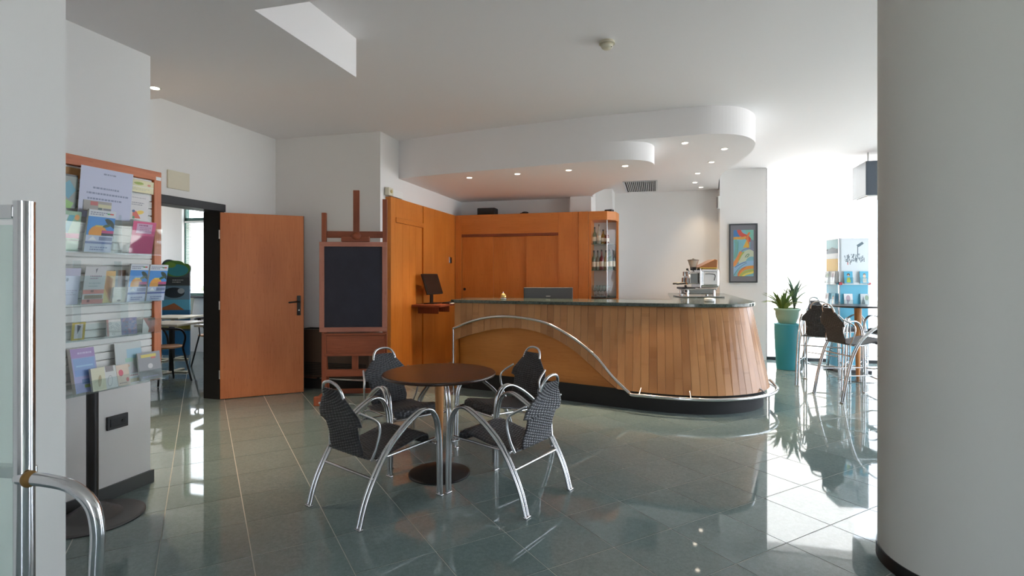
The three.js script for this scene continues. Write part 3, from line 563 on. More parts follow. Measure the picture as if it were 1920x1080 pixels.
// shelf with screen and keyboard at the panelling
{
  const sh = thing('side_shelf', 'dark wooden side shelf fixed between panelling and bar', 'shelf', [-3.2, 0, -7.05]);
  part('board', metric(box(.42, .03, .75, .21, .985, 0, .004), 'z'), M.easelWood, sh);
  part('bracket', metric(box(.3, .1, .025, .17, .92, -.2, .003)), M.easelWood, sh); part('bracket', metric(box(.3, .1, .025, .17, .92, .2, .003)), M.easelWood, sh);
  const m = thing('flat_monitor', 'black flat screen leaning back on the side shelf', 'monitor', [-3.03, 1.0, -7.0], Math.PI / 2 - .12);
  part('foot', box(.22, .012, .16, 0, .006, 0, .005), M.black, m);
  part('stem', box(.05, .14, .03, 0, .075, -.02, .004), M.black, m);
  const p = part('screen', turn(box(.42, .3, .03, 0, 0, 0, .006), -.32, 0, 0, 0, .275, -.01), M.black, m);
  part('glass', turn(box(.4, .27, .003, 0, 0, .0165), -.32, 0, 0, 0, .275, -.01), S({ color: 0x1d1a19, roughness: .25 }), p);
  const kb = thing('keyboard', 'white and black keyboard edge lying on the side shelf', 'keyboard', [-2.84, 1.0, -7.16], Math.PI / 2);
  part('case', box(.3, .015, .12, 0, .0075, 0, .004), M.black, kb);
  part('palm_rest', box(.3, .01, .035, 0, .005, .078, .003), M.white, kb);
  part('keys', Array.from({ length: 48 }, (_, i) => box(.019, .006, .019, -.126 + (i % 12) * .023, .018, -.04 + Math.floor(i / 12) * .024, .002)), M.darkMetal, kb).userData.kind = 'stuff';
}
{
  const m = thing('till_monitor', 'black monitor seen from behind, just above the bar worktop', 'monitor', [-1.365, .75, -6.93], .26);
  part('foot', box(.26, .014, .18, 0, .007, 0, .006), M.black, m); part('stem', box(.06, .16, .03, 0, .09, -.0, .004), M.black, m);
  const b = part('case', box(.645, .38, .035, 0, .3, 0, .01), S({ color: 0x24282c, roughness: .45 }), m);
  const lg = print(96, 32, (c) => { fill(c, '#24282c', 0, 0, 96, 32); c.strokeStyle = '#9a9c98'; c.lineWidth = 4; for (let i = 0; i < 4; i++) { c.beginPath(); c.ellipse(20 + i * 18, 17, 7, 8, 0, 0, 6.3); c.stroke(); } });
  part('logo', box(.075, .022, .002, .0, .375, .019), lg, b);
}
{
  const b = thing('service_bell', 'little brass service bell on the bar worktop', 'bell', [-1.845, 1.1, -6.46]);
  part('base', lathe([[0, 0], [.042, 0], [.044, .01], [.034, .022], [0, .024]], 28), M.chrome, b);
  part('dome', lathe([[.04, .026], [.041, .032], [.034, .058], [.018, .072], [0, .076]], 28), S({ color: 0xd8b878, roughness: .2, metalness: 1 }), b); part('button', cyl(.006, .006, .016, 0, .082, 0, 12), M.chrome, b);
  const a = thing('ashtray', 'small white ceramic ring dish on the bar worktop', 'dish', [.582, 1.1, -6.42]);
  part('ring', lathe([[.0, 0], [.046, 0], [.053, .012], [.054, .034], [.05, .042], [.04, .043], [.034, .036], [.03, .01], [0, .007]], 36), S({ color: 0xf4f4f2, roughness: .2 }), a);
}
// ---------------------------------------------------------------- coffee machine
{
  const t = thing('coffee_machine', 'chrome lever espresso machine with bean hopper on the bar', 'coffee machine', [.56, 1.1, -7.82], THREE.MathUtils.degToRad(15)); t.scale.setScalar(.86);
  part('tray', box(.66, .02, .5, .0, .012, .02, .006), M.steel, t, 'flat steel tray');
  part('base_box', box(.42, .075, .32, .01, .09, 0, .012), M.steel, t); part('feet', [[-.22, -.16], [-.22, .16], [.2, -.16], [.2, .16]].map(([x, z]) => cyl(.018, .024, .1, x, .07, z, 16)), M.chrome, t);
  part('frame', [box(.5, .022, .36, -.01, .125, 0, .008), box(.5, .014, .3, -.02, .05, 0, .004)], M.steel, t);
  part('drip_tray', box(.2, .03, .32, -.19, .145, 0, .006), M.darkMetal, t);
  const sh = part('shell', box(.3, .3, .4, .13, .3, 0, .045), M.chrome, t, 'polished chrome shell');
  part('shell_rim', box(.018, .31, .41, -.028, .3, 0, .008), M.satin, sh);
  part('side_plate', box(.23, .19, .006, .13, .3, .2, .002), S({ color: 0xe6e7e8, roughness: .22, metalness: .55 }), sh);
  part('swoosh', tube([[.05, .37, .206], [.12, .372, .206], [.2, .352, .206], [.19, .27, .206]], .006, 24, 6), M.black, sh);
  part('group_block', [box(.14, .18, .3, -.11, .3, 0, .015), ...[-.09, .09].map(z => cyl(.036, .042, .08, -.19, .27, z, 24)), ...[-.09, .09].map(z => cyl(.03, .03, .07, -.18, .37, z, 20))], M.steel, t, 'steel group heads');
  for (const z of [-.09, .09]) { const pf = part('portafilter', [cyl(.04, .036, .035, -.19, .22, z, 24)], M.chrome, t); part('handle', rod([-.22, .222, z], [-.36, .212, z], .016, 12), M.black, pf); }
  for (const [x, y, z] of [[-.2, .44, .1], [-.14, .45, .12], [-.24, .1, .17], [-.25, .18, .17]]) part('knob', [new THREE.SphereGeometry(.02, 14, 10).translate(x, y, z), rod([x, y, z], [x + .04, y - .04, z], .006)], M.black, t);
  part('gauge', cyl(.03, .03, .02, -.19, .33, .15, 24, [0, 0, Math.PI / 2]), M.white, t);
  const hp = part('hopper', lathe([[.045, 0], [.052, .01], [.085, .115], [.083, .115], [.05, .012], [.042, .002]], 32).translate(-.09, .47, .05), P({ color: 0xeae6de, roughness: .1, transmission: .7, thickness: 0 }), t, 'clear cone bean hopper');
  part('collar', cyl(.05, .045, .05, -.09, .452, .05, 28), M.darkMetal, hp); part('lid', lathe([[0, 0], [.09, 0], [.09, .008], [.02, .018], [.012, .03], [0, .032]], 32).translate(-.09, .585, .05), M.darkMetal, hp);
  const wd = new THREE.ExtrudeGeometry(new THREE.Shape([new THREE.Vector2(-.12, 0), new THREE.Vector2(.16, 0), new THREE.Vector2(.165, .11), new THREE.Vector2(.13, .12)]), { depth: .3, bevelEnabled: true, bevelSize: .005, bevelThickness: .005, bevelSegments: 2 }).translate(.09, .475, -.15);
  part('cup_warmer', wd, S({ color: 0xa87350, roughness: .3, metalness: .85 }), t, 'sloping copper lid');
  part('gold_strip', box(.28, .022, .34, .11, .462, 0, .006), S({ color: 0xd7b25a, roughness: .25, metalness: .9 }), t);
}
// framed picture on the pillar
{
  const p = thing('framed_picture', 'tall framed abstract picture of swirling colours on the white pillar', 'picture', [1.404, 1.767, -9.63]);
  const w = .44, h = .98;
  part('frame', [box(w, .022, .03, 0, h / 2 - .011, .015, .003), box(w, .022, .03, 0, -h / 2 + .011, .015, .003), box(.022, h - .044, .03, -w / 2 + .011, 0, .015), box(.022, h - .044, .03, w / 2 - .011, 0, .015)], S({ color: 0x3f4347, roughness: .4 }), p);
  part('mount', box(w - .04, h - .04, .012, 0, 0, .008), S({ color: 0x85838a, roughness: .8 }), p);
  const art = print(256, 560, (c, W, H) => {
    fill(c, '#86c3cf', 0, 0, W, H); const r2 = n => rnd() * n;
    poly(c, '#3f86c8', [[0, 0], [55, 0], [80, 80], [0, 110]]); poly(c, '#7fc7b4', [[150, 0], [256, 0], [256, 130], [190, 120]]);
    c.lineWidth = 46; c.lineCap = 'round'; const stroke = (col, lw, a) => { c.strokeStyle = col; c.lineWidth = lw; c.beginPath(); c.moveTo(a[0], a[1]); c.bezierCurveTo(...a.slice(2)); c.stroke(); };
    stroke('#e0503f', 52, [70, 0, 90, 90, 170, 60, 200, 120]); stroke('#ee8a4a', 26, [200, 40, 150, 100, 210, 140, 180, 220]); stroke('#efb24a', 30, [0, 100, 80, 90, 100, 110, 150, 90]);
    poly(c, '#f0c04a', [[170, 120], [205, 210], [120, 215]]); poly(c, '#8f93a8', [[215, 110], [256, 130], [256, 260], [215, 220]]);
    stroke('#79b9b0', 40, [30, 130, 50, 200, 40, 260, 20, 330]); stroke('#4f8a90', 4, [60, 130, 62, 190, 58, 260, 40, 330]);
    stroke('#d8e0c4', 90, [110, 380, 130, 290, 210, 270, 256, 280]); stroke('#8d8fb0', 16, [90, 270, 140, 220, 200, 210, 256, 250]); stroke('#6f9a72', 10, [150, 330, 180, 270, 230, 290, 170, 330]);
    stroke('#f09a4a', 46, [10, 420, 30, 380, 70, 340, 90, 280]); stroke('#b8c24c', 16, [70, 360, 90, 320, 100, 300, 130, 270]); stroke('#9fc9e8', 60, [0, 500, 60, 420, 160, 400, 256, 400]); stroke('#5d6fae', 8, [20, 450, 70, 420, 110, 400, 160, 385]);
    stroke('#f0a03c', 40, [70, 540, 100, 460, 190, 450, 256, 450]); stroke('#b8bf4e', 30, [90, 556, 130, 500, 200, 490, 256, 490]); stroke('#e0704a', 12, [60, 556, 70, 500, 110, 470, 150, 450]); stroke('#f2dc60', 22, [120, 560, 160, 520, 210, 530, 250, 510]);
    stroke('#49808f', 5, [0, 560, 40, 470, 120, 420, 170, 400]);
  }, .5);
  part('print', box(w - .13, h - .21, .002, .005, 0, .0155), art, p); 
  part('glass', box(w - .044, h - .044, .002, 0, 0, .021), M.glass, p);
}
// ceiling fittings
function downlight(n, x, y, z, label, power, group) {
  const t = thing('downlight', label, 'ceiling light', [x, y, z], 0, group);
  part('ring', lathe([[.03, -.001], [.042, -.004], [.045, -.001], [.045, .0]], 28), M.white, t);
  part('lamp_lens', cyl(.031, .031, .004, 0, -.003, 0, 24), S({ color: 0xffffff, emissive: 0xfff0d8, emissiveIntensity: 6 }), t);
  const s = new THREE.SpotLight(0xffe2bd, power, 5, .75, .7, 2); s.position.set(x, y - .012, z); s.target.position.set(x, 0, z); s.castShadow = true; scene.add(s, s.target);
}
[[-2.343, -6.6], [-1.676, -6.512], [-1.018, -6.441], [-0.344, -6.36]].forEach(([x, z], i) => downlight(0, x, S1, z, `recessed downlight in the lower curved soffit, ${['first', 'second', 'third', 'fourth'][i]} from the orange panelling`, 7, 'downlights in the lower soffit'));
[[0.313, -6.278], [0.772, -6.689], [0.702, -7.434], [0.585, -8.2], [0.601, -8.99], [0.73, -9.5]].forEach(([x, z], i) => downlight(0, x, S2, z, `recessed downlight in the upper curved soffit, ${['sixth', 'fifth', 'fourth', 'third', 'second', 'first'][i]} from the niche wall`, i === 5 ? 1.5 : 5, 'downlights in the upper soffit'));
downlight(0, -3.825, LO, -3.366, 'lit recessed downlight in the lowered ceiling near the brochure rack', 14);
{
  const v = thing('ceiling_vent', 'louvred air vent in the soffit above the display cabinet', 'air vent', [-.24, S2, -9.14]);
  part('frame', [box(.5, .012, .03, 0, -.006, .53), box(.5, .012, .03, 0, -.006, -.53), box(.03, .012, 1.06, -.25, -.006, 0), box(.03, .012, 1.06, .25, -.006, 0)], M.satin, v);
  part('backing', box(.48, .002, 1.05, 0, -.0012, 0), M.blackMatt, v);
  for (let i = 0; i < 15; i++) part('slat', turn(box(.014, .012, 1.04), 0, 0, .6, -.21 + i * .03, -.008, 0), M.satin, v);
  const s = thing('smoke_detector', 'round white smoke detector on the ceiling', 'smoke detector', [-.357, HI, -4.113]);
  part('base', cyl(.055, .06, .02, 0, -.01, 0, 36), M.cream, s); part('head', lathe([[0, -.058], [.03, -.056], [.042, -.045], [.046, -.02], [0, -.02]], 36), M.cream, s); part('led', new THREE.SphereGeometry(.004, 8, 6).translate(.036, -.05, .02), M.darkMetal, s);
  const pipe = thing('corner_sensor', 'slim white sensor fixed high on the pillar edge under the soffit', 'sensor', [1.04, 2.62, -9.62]); part('body', box(.04, .22, .05, -.02, 0, .03, .01), M.white, pipe); part('cover', box(.01, .18, .04, -.043, 0, .03, .003), M.darkMetal, pipe);
}
// ---------------------------------------------------------------- easel with blackboard
{
  const t = thing('wooden_easel', 'reddish wooden painter easel with tall mast holding the blackboard', 'easel', [-3.27, 0, -5.36], THREE.MathUtils.degToRad(20));
  const W = M.easelWood, k = (...a) => metric(box(...a)), kx = (...a) => metric(box(...a), 'x');
  part('upright', k(.05, 2.0, .045, -.335, 1.1, -.03, .004), W, t); part('upright', k(.05, 2.16, .045, .335, 1.18, -.03, .004), W, t);
  part('mast', k(.068, 1.45, .03, .015, 1.635, -.045, .004), W, t);
  part('crossbar', kx(.66, .075, .028, 0, 1.86, -.06, .004), W, t);
  part('clamp_block', kx(.31, .06, .05, .015, 1.805, .0, .006), W, t); part('clamp_knob', new THREE.SphereGeometry(.045, 20, 14).scale(1.2, 1, .7).translate(.03, 1.84, .03), W, t);
  part('crossbar', kx(.66, .08, .03, 0, .3, -.03, .004), W, t);
  part('centre_post', k(.07, .42, .03, .0, .5, -.05, .004), W, t);
  const tray = part('tray', [kx(.66, .022, .11, .02, .745, .03, .003), kx(.64, .2, .02, .02, .63, .055, .003), kx(.66, .03, .03, .02, .52, .07, .003)], W, t, 'shallow tray box under the board');
  part('tray_end', k(.02, .22, .09, -.3, .63, .03), W, tray);
  for (const s of [-1, 1]) { part('foot', metric(turn(box(.055, .06, .52, 0, 0, 0, .004), 0, 0, 0, s * .335, .05, -.02), 'z'), W, t); part('foot_pad', metric(box(.075, .1, .06, s * .335, .05, .24, .01)), W, t); part('strut', rod([s * .335, .08, -.22], [s * .335, .7, -.05], .014), W, t); }
  part('footbar', kx(.66, .05, .04, 0, .05, -.24, .003), W, t);
  const b = thing('blackboard', 'dark blue-black chalkboard in a pale red wood frame on the easel', 'blackboard', [-3.253, .77, -5.318], THREE.MathUtils.degToRad(20));
  const F = M.easelPale;
  part('surface', box(.63, .9, .012, 0, .5, 0), S({ roughness: .7, map: dataTex(256, (u, v) => mixc([30, 31, 46], [40, 41, 56], vn(u * 9, v * 9, 9, 9) * .7 + vn(u * 60, v * 60, 60, 60) * .3)) }), b, 'dark blue-black writing surface');
  part('frame', [kx(.735, .052, .03, 0, .974, .004, .004), kx(.735, .052, .03, 0, .026, .004, .004), k(.052, .9, .03, -.3415, .5, .004, .003), k(.052, .9, .03, .3415, .5, .004, .003)], F, b, 'pale red wooden frame');
}
// fan heater against the wall
{
  const t = thing('fan_heater', 'low dark brown fan coil heater behind the easel', 'heater', [-3.78, 0, -5.945]);
  const br = S({ color: 0x4a3a30, roughness: .4 });
  part('casing', box(1.0, .58, .235, 0, .445, .1185, .012), br, t);
  part('top_grille', Array.from({ length: 5 }, (_, i) => box(.9, .006, .012, 0, .738, .04 + i * .035)), M.blackMatt, t);
  for (let i = 0; i < 8; i++) part('slat', box(.92, .011, .012, 0, .19 + i * .02, .238, .002), M.blackMatt, t);
  part('base_strip', box(1.0, .022, .23, 0, .143, .117, .004), M.satin, t, 'pale metal strip along the bottom');
  part('foot', box(.9, .132, .16, 0, .066, .09), M.blackMatt, t);
}
// ---------------------------------------------------------------- brochure rack
const RX = -3.06;
{
  const t = thing('brochure_rack', 'standing white slatted brochure rack in an orange wood frame on a black pole', 'brochure rack');
  const z0 = -2.73, z1 = -1.985, yb = .77, yt = 2.055;
  part('side_rail', metric(span(RX - .045, RX + .012, yb, yt, z0, z0 + .052, .004)), M.frameWood, t); part('side_rail', metric(span(RX - .045, RX + .012, yb, yt, z1 - .052, z1, .004)), M.frameWood, t);
  part('top_rail', metric(span(RX - .045, RX + .013, yt - .058, yt, z0, z1, .004), 'z'), M.frameWood, t);
  part('backing', span(RX - .04, RX - .02, yb, yt - .06, z0 + .05, z1 - .05), M.white, t);
  const slatG = span(RX - .02, RX - .004, -.0205, .0205, z0 + .053, z1 - .053, .003);
  for (let i = 0; i < 27; i++) { const m = part('slat', slatG, M.white, t); m.position.y = yb + .03 + i * .0452; }
  part('header_board', metric(span(RX - .004, RX - .001, 1.93, 1.985, z0 + .06, z1 - .06), 'z'), S({ roughness: .5, map: woodTex([200, 150, 96], [220, 172, 118], 6) }), t);
  // acrylic trays
  for (const [y, h, d] of [[1.527, .16, .05], [1.237, .16, .05], [1.043, .09, .05], [.757, .07, .09]]) {
    part('acrylic_tray', [span(RX, RX + d, y - .004, y, z0 + .04, z1 - .04), turn(box(.003, h, .66), 0, 0, -.1, RX + d + .01, y + h / 2, (z0 + z1) / 2)], M.acrylic, t, 'clear acrylic tray');
  }
  for (const [y, h, zz] of [[1.53, .22, -2.43], [1.24, .24, -2.43], [1.24, .24, -2.2], [1.045, .2, -2.2], [1.045, .2, -2.47], [1.045, .2, -2.62]]) part('divider', span(RX, RX + .055, y, y + h, zz - .0015, zz + .0015), M.acrylic, t);
  part('pole', cyl(.029, .029, 1.9, RX - .075, .98, -2.36, 24), M.darkMetal, t, 'black pole');
  part('clamp', span(RX - .09, RX - .04, 1.2, 1.3, -2.42, -2.3), M.darkMetal, t);
  part('base', lathe([[0, .075], [.06, .075], [.065, .065], [.08, .062], [.085, .052], [.1, .05], [.105, .04], [.12, .038], [.125, .028], [.14, .026], [.15, .016], [.24, .014], [.255, .008], [.255, 0], [0, 0]], 64).translate(RX - .075, 0, -2.36), S({ color: 0x666464, roughness: .45, metalness: .2 }), t, 'stepped round grey base');
  part('sticker', span(RX + .012, RX + .0135, 2.0, 2.022, -2.725, -2.69), M.white, t);
}
// the printed matter; each sheet stands on a tray. z, y are its lower edge centre
const palm = (c, w, h) => {
  fill(c, '#d9dde4', 0, 0, w, h); lines(c, w * .06, h * .05, w * .6, 2, 5, 9, '#8d93a6'); fill(c, '#3c9a4c', w * .68, h * .06, w * .1, 6); fill(c, '#c8403a', w * .78, h * .06, w * .14, 6);
  fill(c, '#4f93d8', 0, h * .16, w, h * .44); disc(c, '#e9a24a', w * .42, h * .56, w * .34, h * .2); fill(c, '#e6c25a', w * .3, h * .36, w * .3, 8); fill(c, '#c65a8a', w * .55, h * .47, w * .45, h * .07);
  poly(c, '#2e3d3a', [[w * .6, h * .2], [w * .98, h * .3], [w, h * .42], [w * .7, h * .3]]); disc(c, '#2d3f33', w * .8, h * .26, w * .18, h * .05, .5); disc(c, '#3b5a3a', w * .72, h * .36, w * .16, h * .035, -.3); fill(c, '#343445', w * .55, h * .54, w * .45, h * .06);
  fill(c, '#c9d2e8', 0, h * .6, w, h * .4); poly(c, '#f2f2f6', [[w * .1, h * .72], [w * .25, h * .62], [w * .4, h * .72]]); fill(c, '#7c89ad', w * .48, h * .63, w * .5, h * .09); fill(c, '#6474b0', 0, h * .75, w, h * .05); lines(c, w * .2, h * .87, w * .6, 2, 6, 11, '#7d88b8');
};
const paper = {
  palm: print(128, 200, palm),
  lilac: print(200, 220, (c, w, h) => { fill(c, '#c0c2da', 0, 0, w, h); lines(c, 84, 20, 40, 1, 7, 9, '#8488a4'); lines(c, 48, 84, 100, 1, 8, 9, '#7f85a4'); lines(c, 26, 108, 150, 1, 8, 9, '#7f85a4'); lines(c, 30, 132, 130, 1, 8, 9, '#7f85a4'); }),
  pink: print(128, 180, (c, w, h) => { fill(c, '#dd5f8c', 0, 0, w, h); fill(c, '#d2aac6', 22, 12, 86, 54); lines(c, 34, 18, 40, 1, 7, 9, '#a05a80'); lines(c, 40, 32, 60, 3, 4, 10, '#b487a8'); }),
  bird: print(128, 160, (c, w, h) => { fill(c, '#d9d3d2', 0, 0, w, h); lines(c, 20, 16, 80, 1, 5, 8, '#a9a4a6'); lines(c, 26, 48, 70, 2, 6, 12, '#8d8a90'); disc(c, '#f0c23a', 76, 112, 26, 12, -.3); poly(c, '#d8563c', [[34, 108], [56, 104], [84, 150], [36, 152]]); fill(c, '#3f8a56', 36, 138, 12, 16); disc(c, '#4d5f8f', 40, 106, 9); }),
  yellowTop: print(128, 90, (c, w, h) => { fill(c, '#e6dcae', 0, 0, w, h); disc(c, '#9fae33', 52, 24, 24, 10); disc(c, '#d68a70', 104, 30, 9, 8); fill(c, '#f4f0e0', 0, 44, w, 6); lines(c, 14, 60, 90, 2, 4, 9, '#bdb7a0'); }),
  green: print(100, 180, (c, w, h) => { fill(c, '#8c9690', 0, 0, w, h); fill(c, '#3d4144', 0, 0, w, 10); poly(c, '#5a9bb0', [[30, 80], [70, 30], [95, 80], [70, 130]]); poly(c, '#8fbf6a', [[0, 180], [20, 110], [90, 150], [80, 180]]); poly(c, '#d58f8c', [[0, 80], [24, 60], [30, 150], [0, 170]]); }),
  neon: print(100, 200, (c, w, h) => { fill(c, '#9fc2a4', 0, 0, w, h); poly(c, '#e6ecee', [[30, 20], [56, 20], [36, 110], [14, 110]]); poly(c, '#63b0c0', [[58, 20], [78, 20], [58, 110], [40, 110]]); disc(c, '#e0a25a', 86, 30, 9, 14); fill(c, '#d76a92', 0, 110, w, 26); fill(c, '#4c4f52', 0, 142, w, 6); fill(c, '#333638', 0, 160, 36, 34); fill(c, '#c2d8c6', 40, 156, 60, 44); }),
  collage: print(128, 60, (c, w, h) => { fill(c, '#9c958e', 0, 0, w, h); fill(c, '#b4514c', 30, 4, 34, 22); fill(c, '#c9c39c', 66, 16, 62, 20); fill(c, '#36524e', 66, 36, 18, 18); fill(c, '#6a6a72', 92, 38, 34, 16); }),
  lilacText: print(100, 160, (c, w, h) => { fill(c, '#c6c6da', 0, 0, w, h); disc(c, '#55586e', 46, 50, 5, 8); lines(c, 18, 96, 70, 3, 4, 9, '#a19fb8'); }),
  orangeMenu: print(128, 180, (c, w, h) => { fill(c, '#d2d2d4', 0, 0, w, h); poly(c, '#6d7076', [[62, 14], [74, 8], [66, 34]]); lines(c, 32, 44, 66, 2, 6, 11, '#a3899a'); lines(c, 30, 78, 70, 2, 5, 15, '#a4b0b4'); fill(c, '#d88f86', 0, 112, w, 20); fill(c, '#8f7f6d', 12, 138, 110, 18); fill(c, '#c98a86', 0, 158, w, 22); fill(c, '#7c4a44', 46, 114, 18, 10); fill(c, '#7c4a52', 30, 160, 16, 12); }),
  sand: print(96, 160, (c, w, h) => { fill(c, '#e0b878', 0, 0, w, h); poly(c, '#c98b52', [[40, 20], [80, 40], [70, 150], [30, 80]]); poly(c, '#e9d898', [[0, 160], [20, 90], [70, 160]]); }),
  speckCard: print(80, 90, (c, w, h) => { fill(c, '#d6d4c4', 0, 0, w, h); lines(c, 14, 14, 50, 5, 4, 10, '#b9b7a6'); disc(c, '#6f6e66', 40, 78, 12, 6); }),
  brown: print(80, 160, (c, w, h) => { fill(c, '#9c7e6e', 0, 0, w, h); fill(c, '#8b938c', 0, 0, 26, h); }),
  smallYellow: print(80, 90, (c, w, h) => { fill(c, '#c8b25a', 0, 0, w, h); fill(c, '#d9d5da', 16, 8, 50, 74); poly(c, '#5b5966', [[30, 12], [54, 20], [34, 60]]); }),
  swirl: print(90, 90, (c, w, h) => { fill(c, '#d9d7d2', 0, 0, w, h); fill(c, '#a5756c', 0, 0, 12, h); c.strokeStyle = '#8c8f96'; c.lineWidth = 2; for (let i = 0; i < 9; i++) { c.beginPath(); c.ellipse(20 + rnd() * 60, 14 + rnd() * 66, 8, 5, 0, 0, 6.3); c.stroke(); } }),
  violet: print(90, 80, (c, w, h) => { fill(c, '#8681a4', 0, 0, w, h); for (let i = 0; i < 26; i++) fill(c, ['#a8738a', '#66699c', '#b19aa8'][i % 3], rnd() * 80, rnd() * 70, 12, 6); }),
  triangle: print(80, 80, (c, w, h) => { fill(c, '#a4685c', 0, 0, w, h); poly(c, '#e4e0dc', [[0, 0], [44, 56], [40, 80], [0, 80]]); fill(c, '#6d5c48', 30, 0, 50, 14); }),
  blueBook: print(128, 200, (c, w, h) => { fill(c, '#9fa4d2', 0, 0, w, h); fill(c, '#a68cc0', 0, 0, w, 42); lines(c, 36, 18, 70, 1, 8, 9, '#cdbfe0'); fill(c, '#86a6d6', 8, 46, w - 16, 80); fill(c, '#9cc3e4', 20, 76, 90, 8); fill(c, '#7fa0d8', 8, 96, w - 16, 26); fill(c, '#6d88b8', 40, 140, 40, 20); fill(c, '#9aaa6a', 50, 165, 30, 14); }),
  creamBook: print(80, 110, (c, w, h) => { fill(c, '#dcd8b8', 0, 0, w, h); disc(c, '#a4946a', 46, 64, 10, 28, .2); }),
  whiteCard: print(80, 110, (c, w, h) => { fill(c, '#d8d8d4', 0, 0, w, h); fill(c, '#8f8886', 14, 0, 50, 28); c.strokeStyle = '#a9aaac'; c.lineWidth = 4; c.beginPath(); c.ellipse(34, 74, 14, 26, .3, 0, 6.3); c.stroke(); }),
  redDot: print(90, 110, (c, w, h) => { fill(c, '#e0cbb6', 0, 0, w, h); disc(c, '#d9566a', 30, 42, 17); disc(c, '#c86a64', 72, 82, 11); lines(c, 10, 94, 50, 1, 5, 8, '#8a7a70'); }),
  tealPaper: print(140, 180, (c, w, h) => { fill(c, '#c4cac8', 0, 0, w, h); fill(c, '#9cc0d0', 60, 30, 80, 44); fill(c, '#9fc7b4', 50, 70, 40, 18); disc(c, '#c8a78c', 50, 104, 22, 9); poly(c, '#dcdce4', [[70, 140], [90, 100], [120, 140]]); fill(c, '#e6dcd6', 60, 142, 70, 16); lines(c, 68, 146, 56, 1, 6, 8, '#a86a6a'); fill(c, '#cdbf94', 20, 164, 120, 16); }),
  greyBook: print(128, 130, (c, w, h) => { fill(c, '#8f8d8f', 0, 0, w, h); fill(c, '#d6c25a', 18, 10, 86, 14); fill(c, '#c9625a', 74, 24, 26, 8); disc(c, '#cfc8c8', 66, 66, 14, 12); lines(c, 16, 112, 90, 1, 6, 8, '#a6a2c0'); }),
};
const coverEdge = S({ color: 0xd6d4d0, roughness: .6 });
function leafletAt(mat, z0, z1, yb, yt, out, lean, label, cat = 'leaflet', th = .004, name = 'leaflet') {
  const w = Math.abs(z1 - z0), h = yt - yb, g = new THREE.BoxGeometry(w, h, th); g.translate(0, h / 2, 0);
  const m = new THREE.Mesh(g, [coverEdge, coverEdge, coverEdge, coverEdge, mat, coverEdge]);
  m.name = numbered(name); m.castShadow = m.receiveShadow = true; m.userData = { label, category: cat, group: 'printed matter on the brochure rack' };
  m.rotation.order = 'YXZ'; m.rotation.y = Math.PI / 2; m.rotation.x = lean; m.position.set(RX + out, yb, (z0 + z1) / 2); scene.add(m); return m;
}
leafletAt(paper.lilac, -2.50, -2.2, 1.72, 2.0, .03, .10, 'lilac paper notice with grey lines of print at the top of the rack', 'notice', .0015, 'paper_notice');
leafletAt(paper.green, -2.2, -2.06, 1.76, 1.94, .018, .1, 'grey leaflet with dark top edge beside the lilac notice', 'leaflet');
leafletAt(paper.neon, -2.205, -2.06, 1.53, 1.745, .022, .15, 'mint green and pink leaflet on the top tray');
leafletAt(paper.palm, -2.372, -2.222, 1.53, 1.765, .04, .18, 'blue and orange palm beach brochure below the lilac notice', 'brochure', .012, 'brochure');
leafletAt(paper.collage, -2.38, -2.225, 1.755, 1.815, .036, .1, 'strip-shaped photo collage leaflet just above the palm beach brochure');
leafletAt(paper.bird, -2.615, -2.475, 1.735, 1.885, .03, .1, 'pale leaflet with yellow and red bird drawing above the pink booklet');
leafletAt(paper.pink, -2.635, -2.485, 1.532, 1.727, .036, .2, 'bright pink booklet on the top tray', 'booklet', .008, 'booklet');
leafletAt(paper.yellowTop, -2.668, -2.5, 1.905, 1.98, .015, .05, 'cream and yellow leaflet in the upper corner of the rack frame');
leafletAt(paper.lilacText, -2.2, -2.08, 1.242, 1.44, .028, .15, 'plain lilac leaflet on the second tray');
leafletAt(paper.orangeMenu, -2.33, -2.215, 1.242, 1.452, .036, .17, 'white leaflet with salmon bands on the second tray');
leafletAt(paper.sand, -2.405, -2.318, 1.242, 1.425, .024, .1, 'sand yellow leaflet on the second tray');
leafletAt(paper.brown, -2.478, -2.41, 1.242, 1.43, .014, .06, 'brown and grey leaflet standing behind the speckled card');
leafletAt(paper.speckCard, -2.455, -2.38, 1.242, 1.332, .046, .12, 'small speckled cream card on the second tray', 'card', .004, 'small_card');
leafletAt(paper.palm, -2.585, -2.47, 1.242, 1.47, .036, .17, 'palm beach brochure on the second tray beside the speckled card', 'brochure', .012, 'brochure');
leafletAt(paper.palm, -2.715, -2.592, 1.242, 1.468, .04, .17, 'palm beach brochure on the second tray against the wood frame', 'brochure', .012, 'brochure');
leafletAt(paper.smallYellow, -2.235, -2.165, 1.048, 1.145, .03, .12, 'small yellow and white card on the third tray', 'card', .005, 'small_card');
leafletAt(paper.swirl, -2.445, -2.36, 1.048, 1.144, .034, -.08, 'small white card with swirls on the third tray', 'card', .006, 'small_card');
leafletAt(paper.violet, -2.548, -2.45, 1.048, 1.147, .028, -.05, 'small violet patterned card on the third tray', 'card', .005, 'small_card');
leafletAt(paper.triangle, -2.655, -2.575, 1.048, 1.137, .034, .1, 'small brown card with white triangle on the third tray', 'card', .005, 'small_card');
leafletAt(paper.blueBook, -2.292, -2.165, .762, 1.003, .06, -.2, 'tall purple and blue guidebook on the bottom tray', 'book', .024, 'guidebook');
leafletAt(paper.creamBook, -2.31, -2.235, .762, .888, .09, -.16, 'small cream book in front of the purple guidebook', 'book', .014, 'small_book');
leafletAt(paper.whiteCard, -2.385, -2.312, .762, .888, .086, -.2, 'small white card between cream book and red dotted card', 'card', .004, 'small_card');
leafletAt(paper.redDot, -2.462, -2.388, .762, .882, .084, -.2, 'beige card with red dots on the bottom tray', 'card', .004, 'small_card');
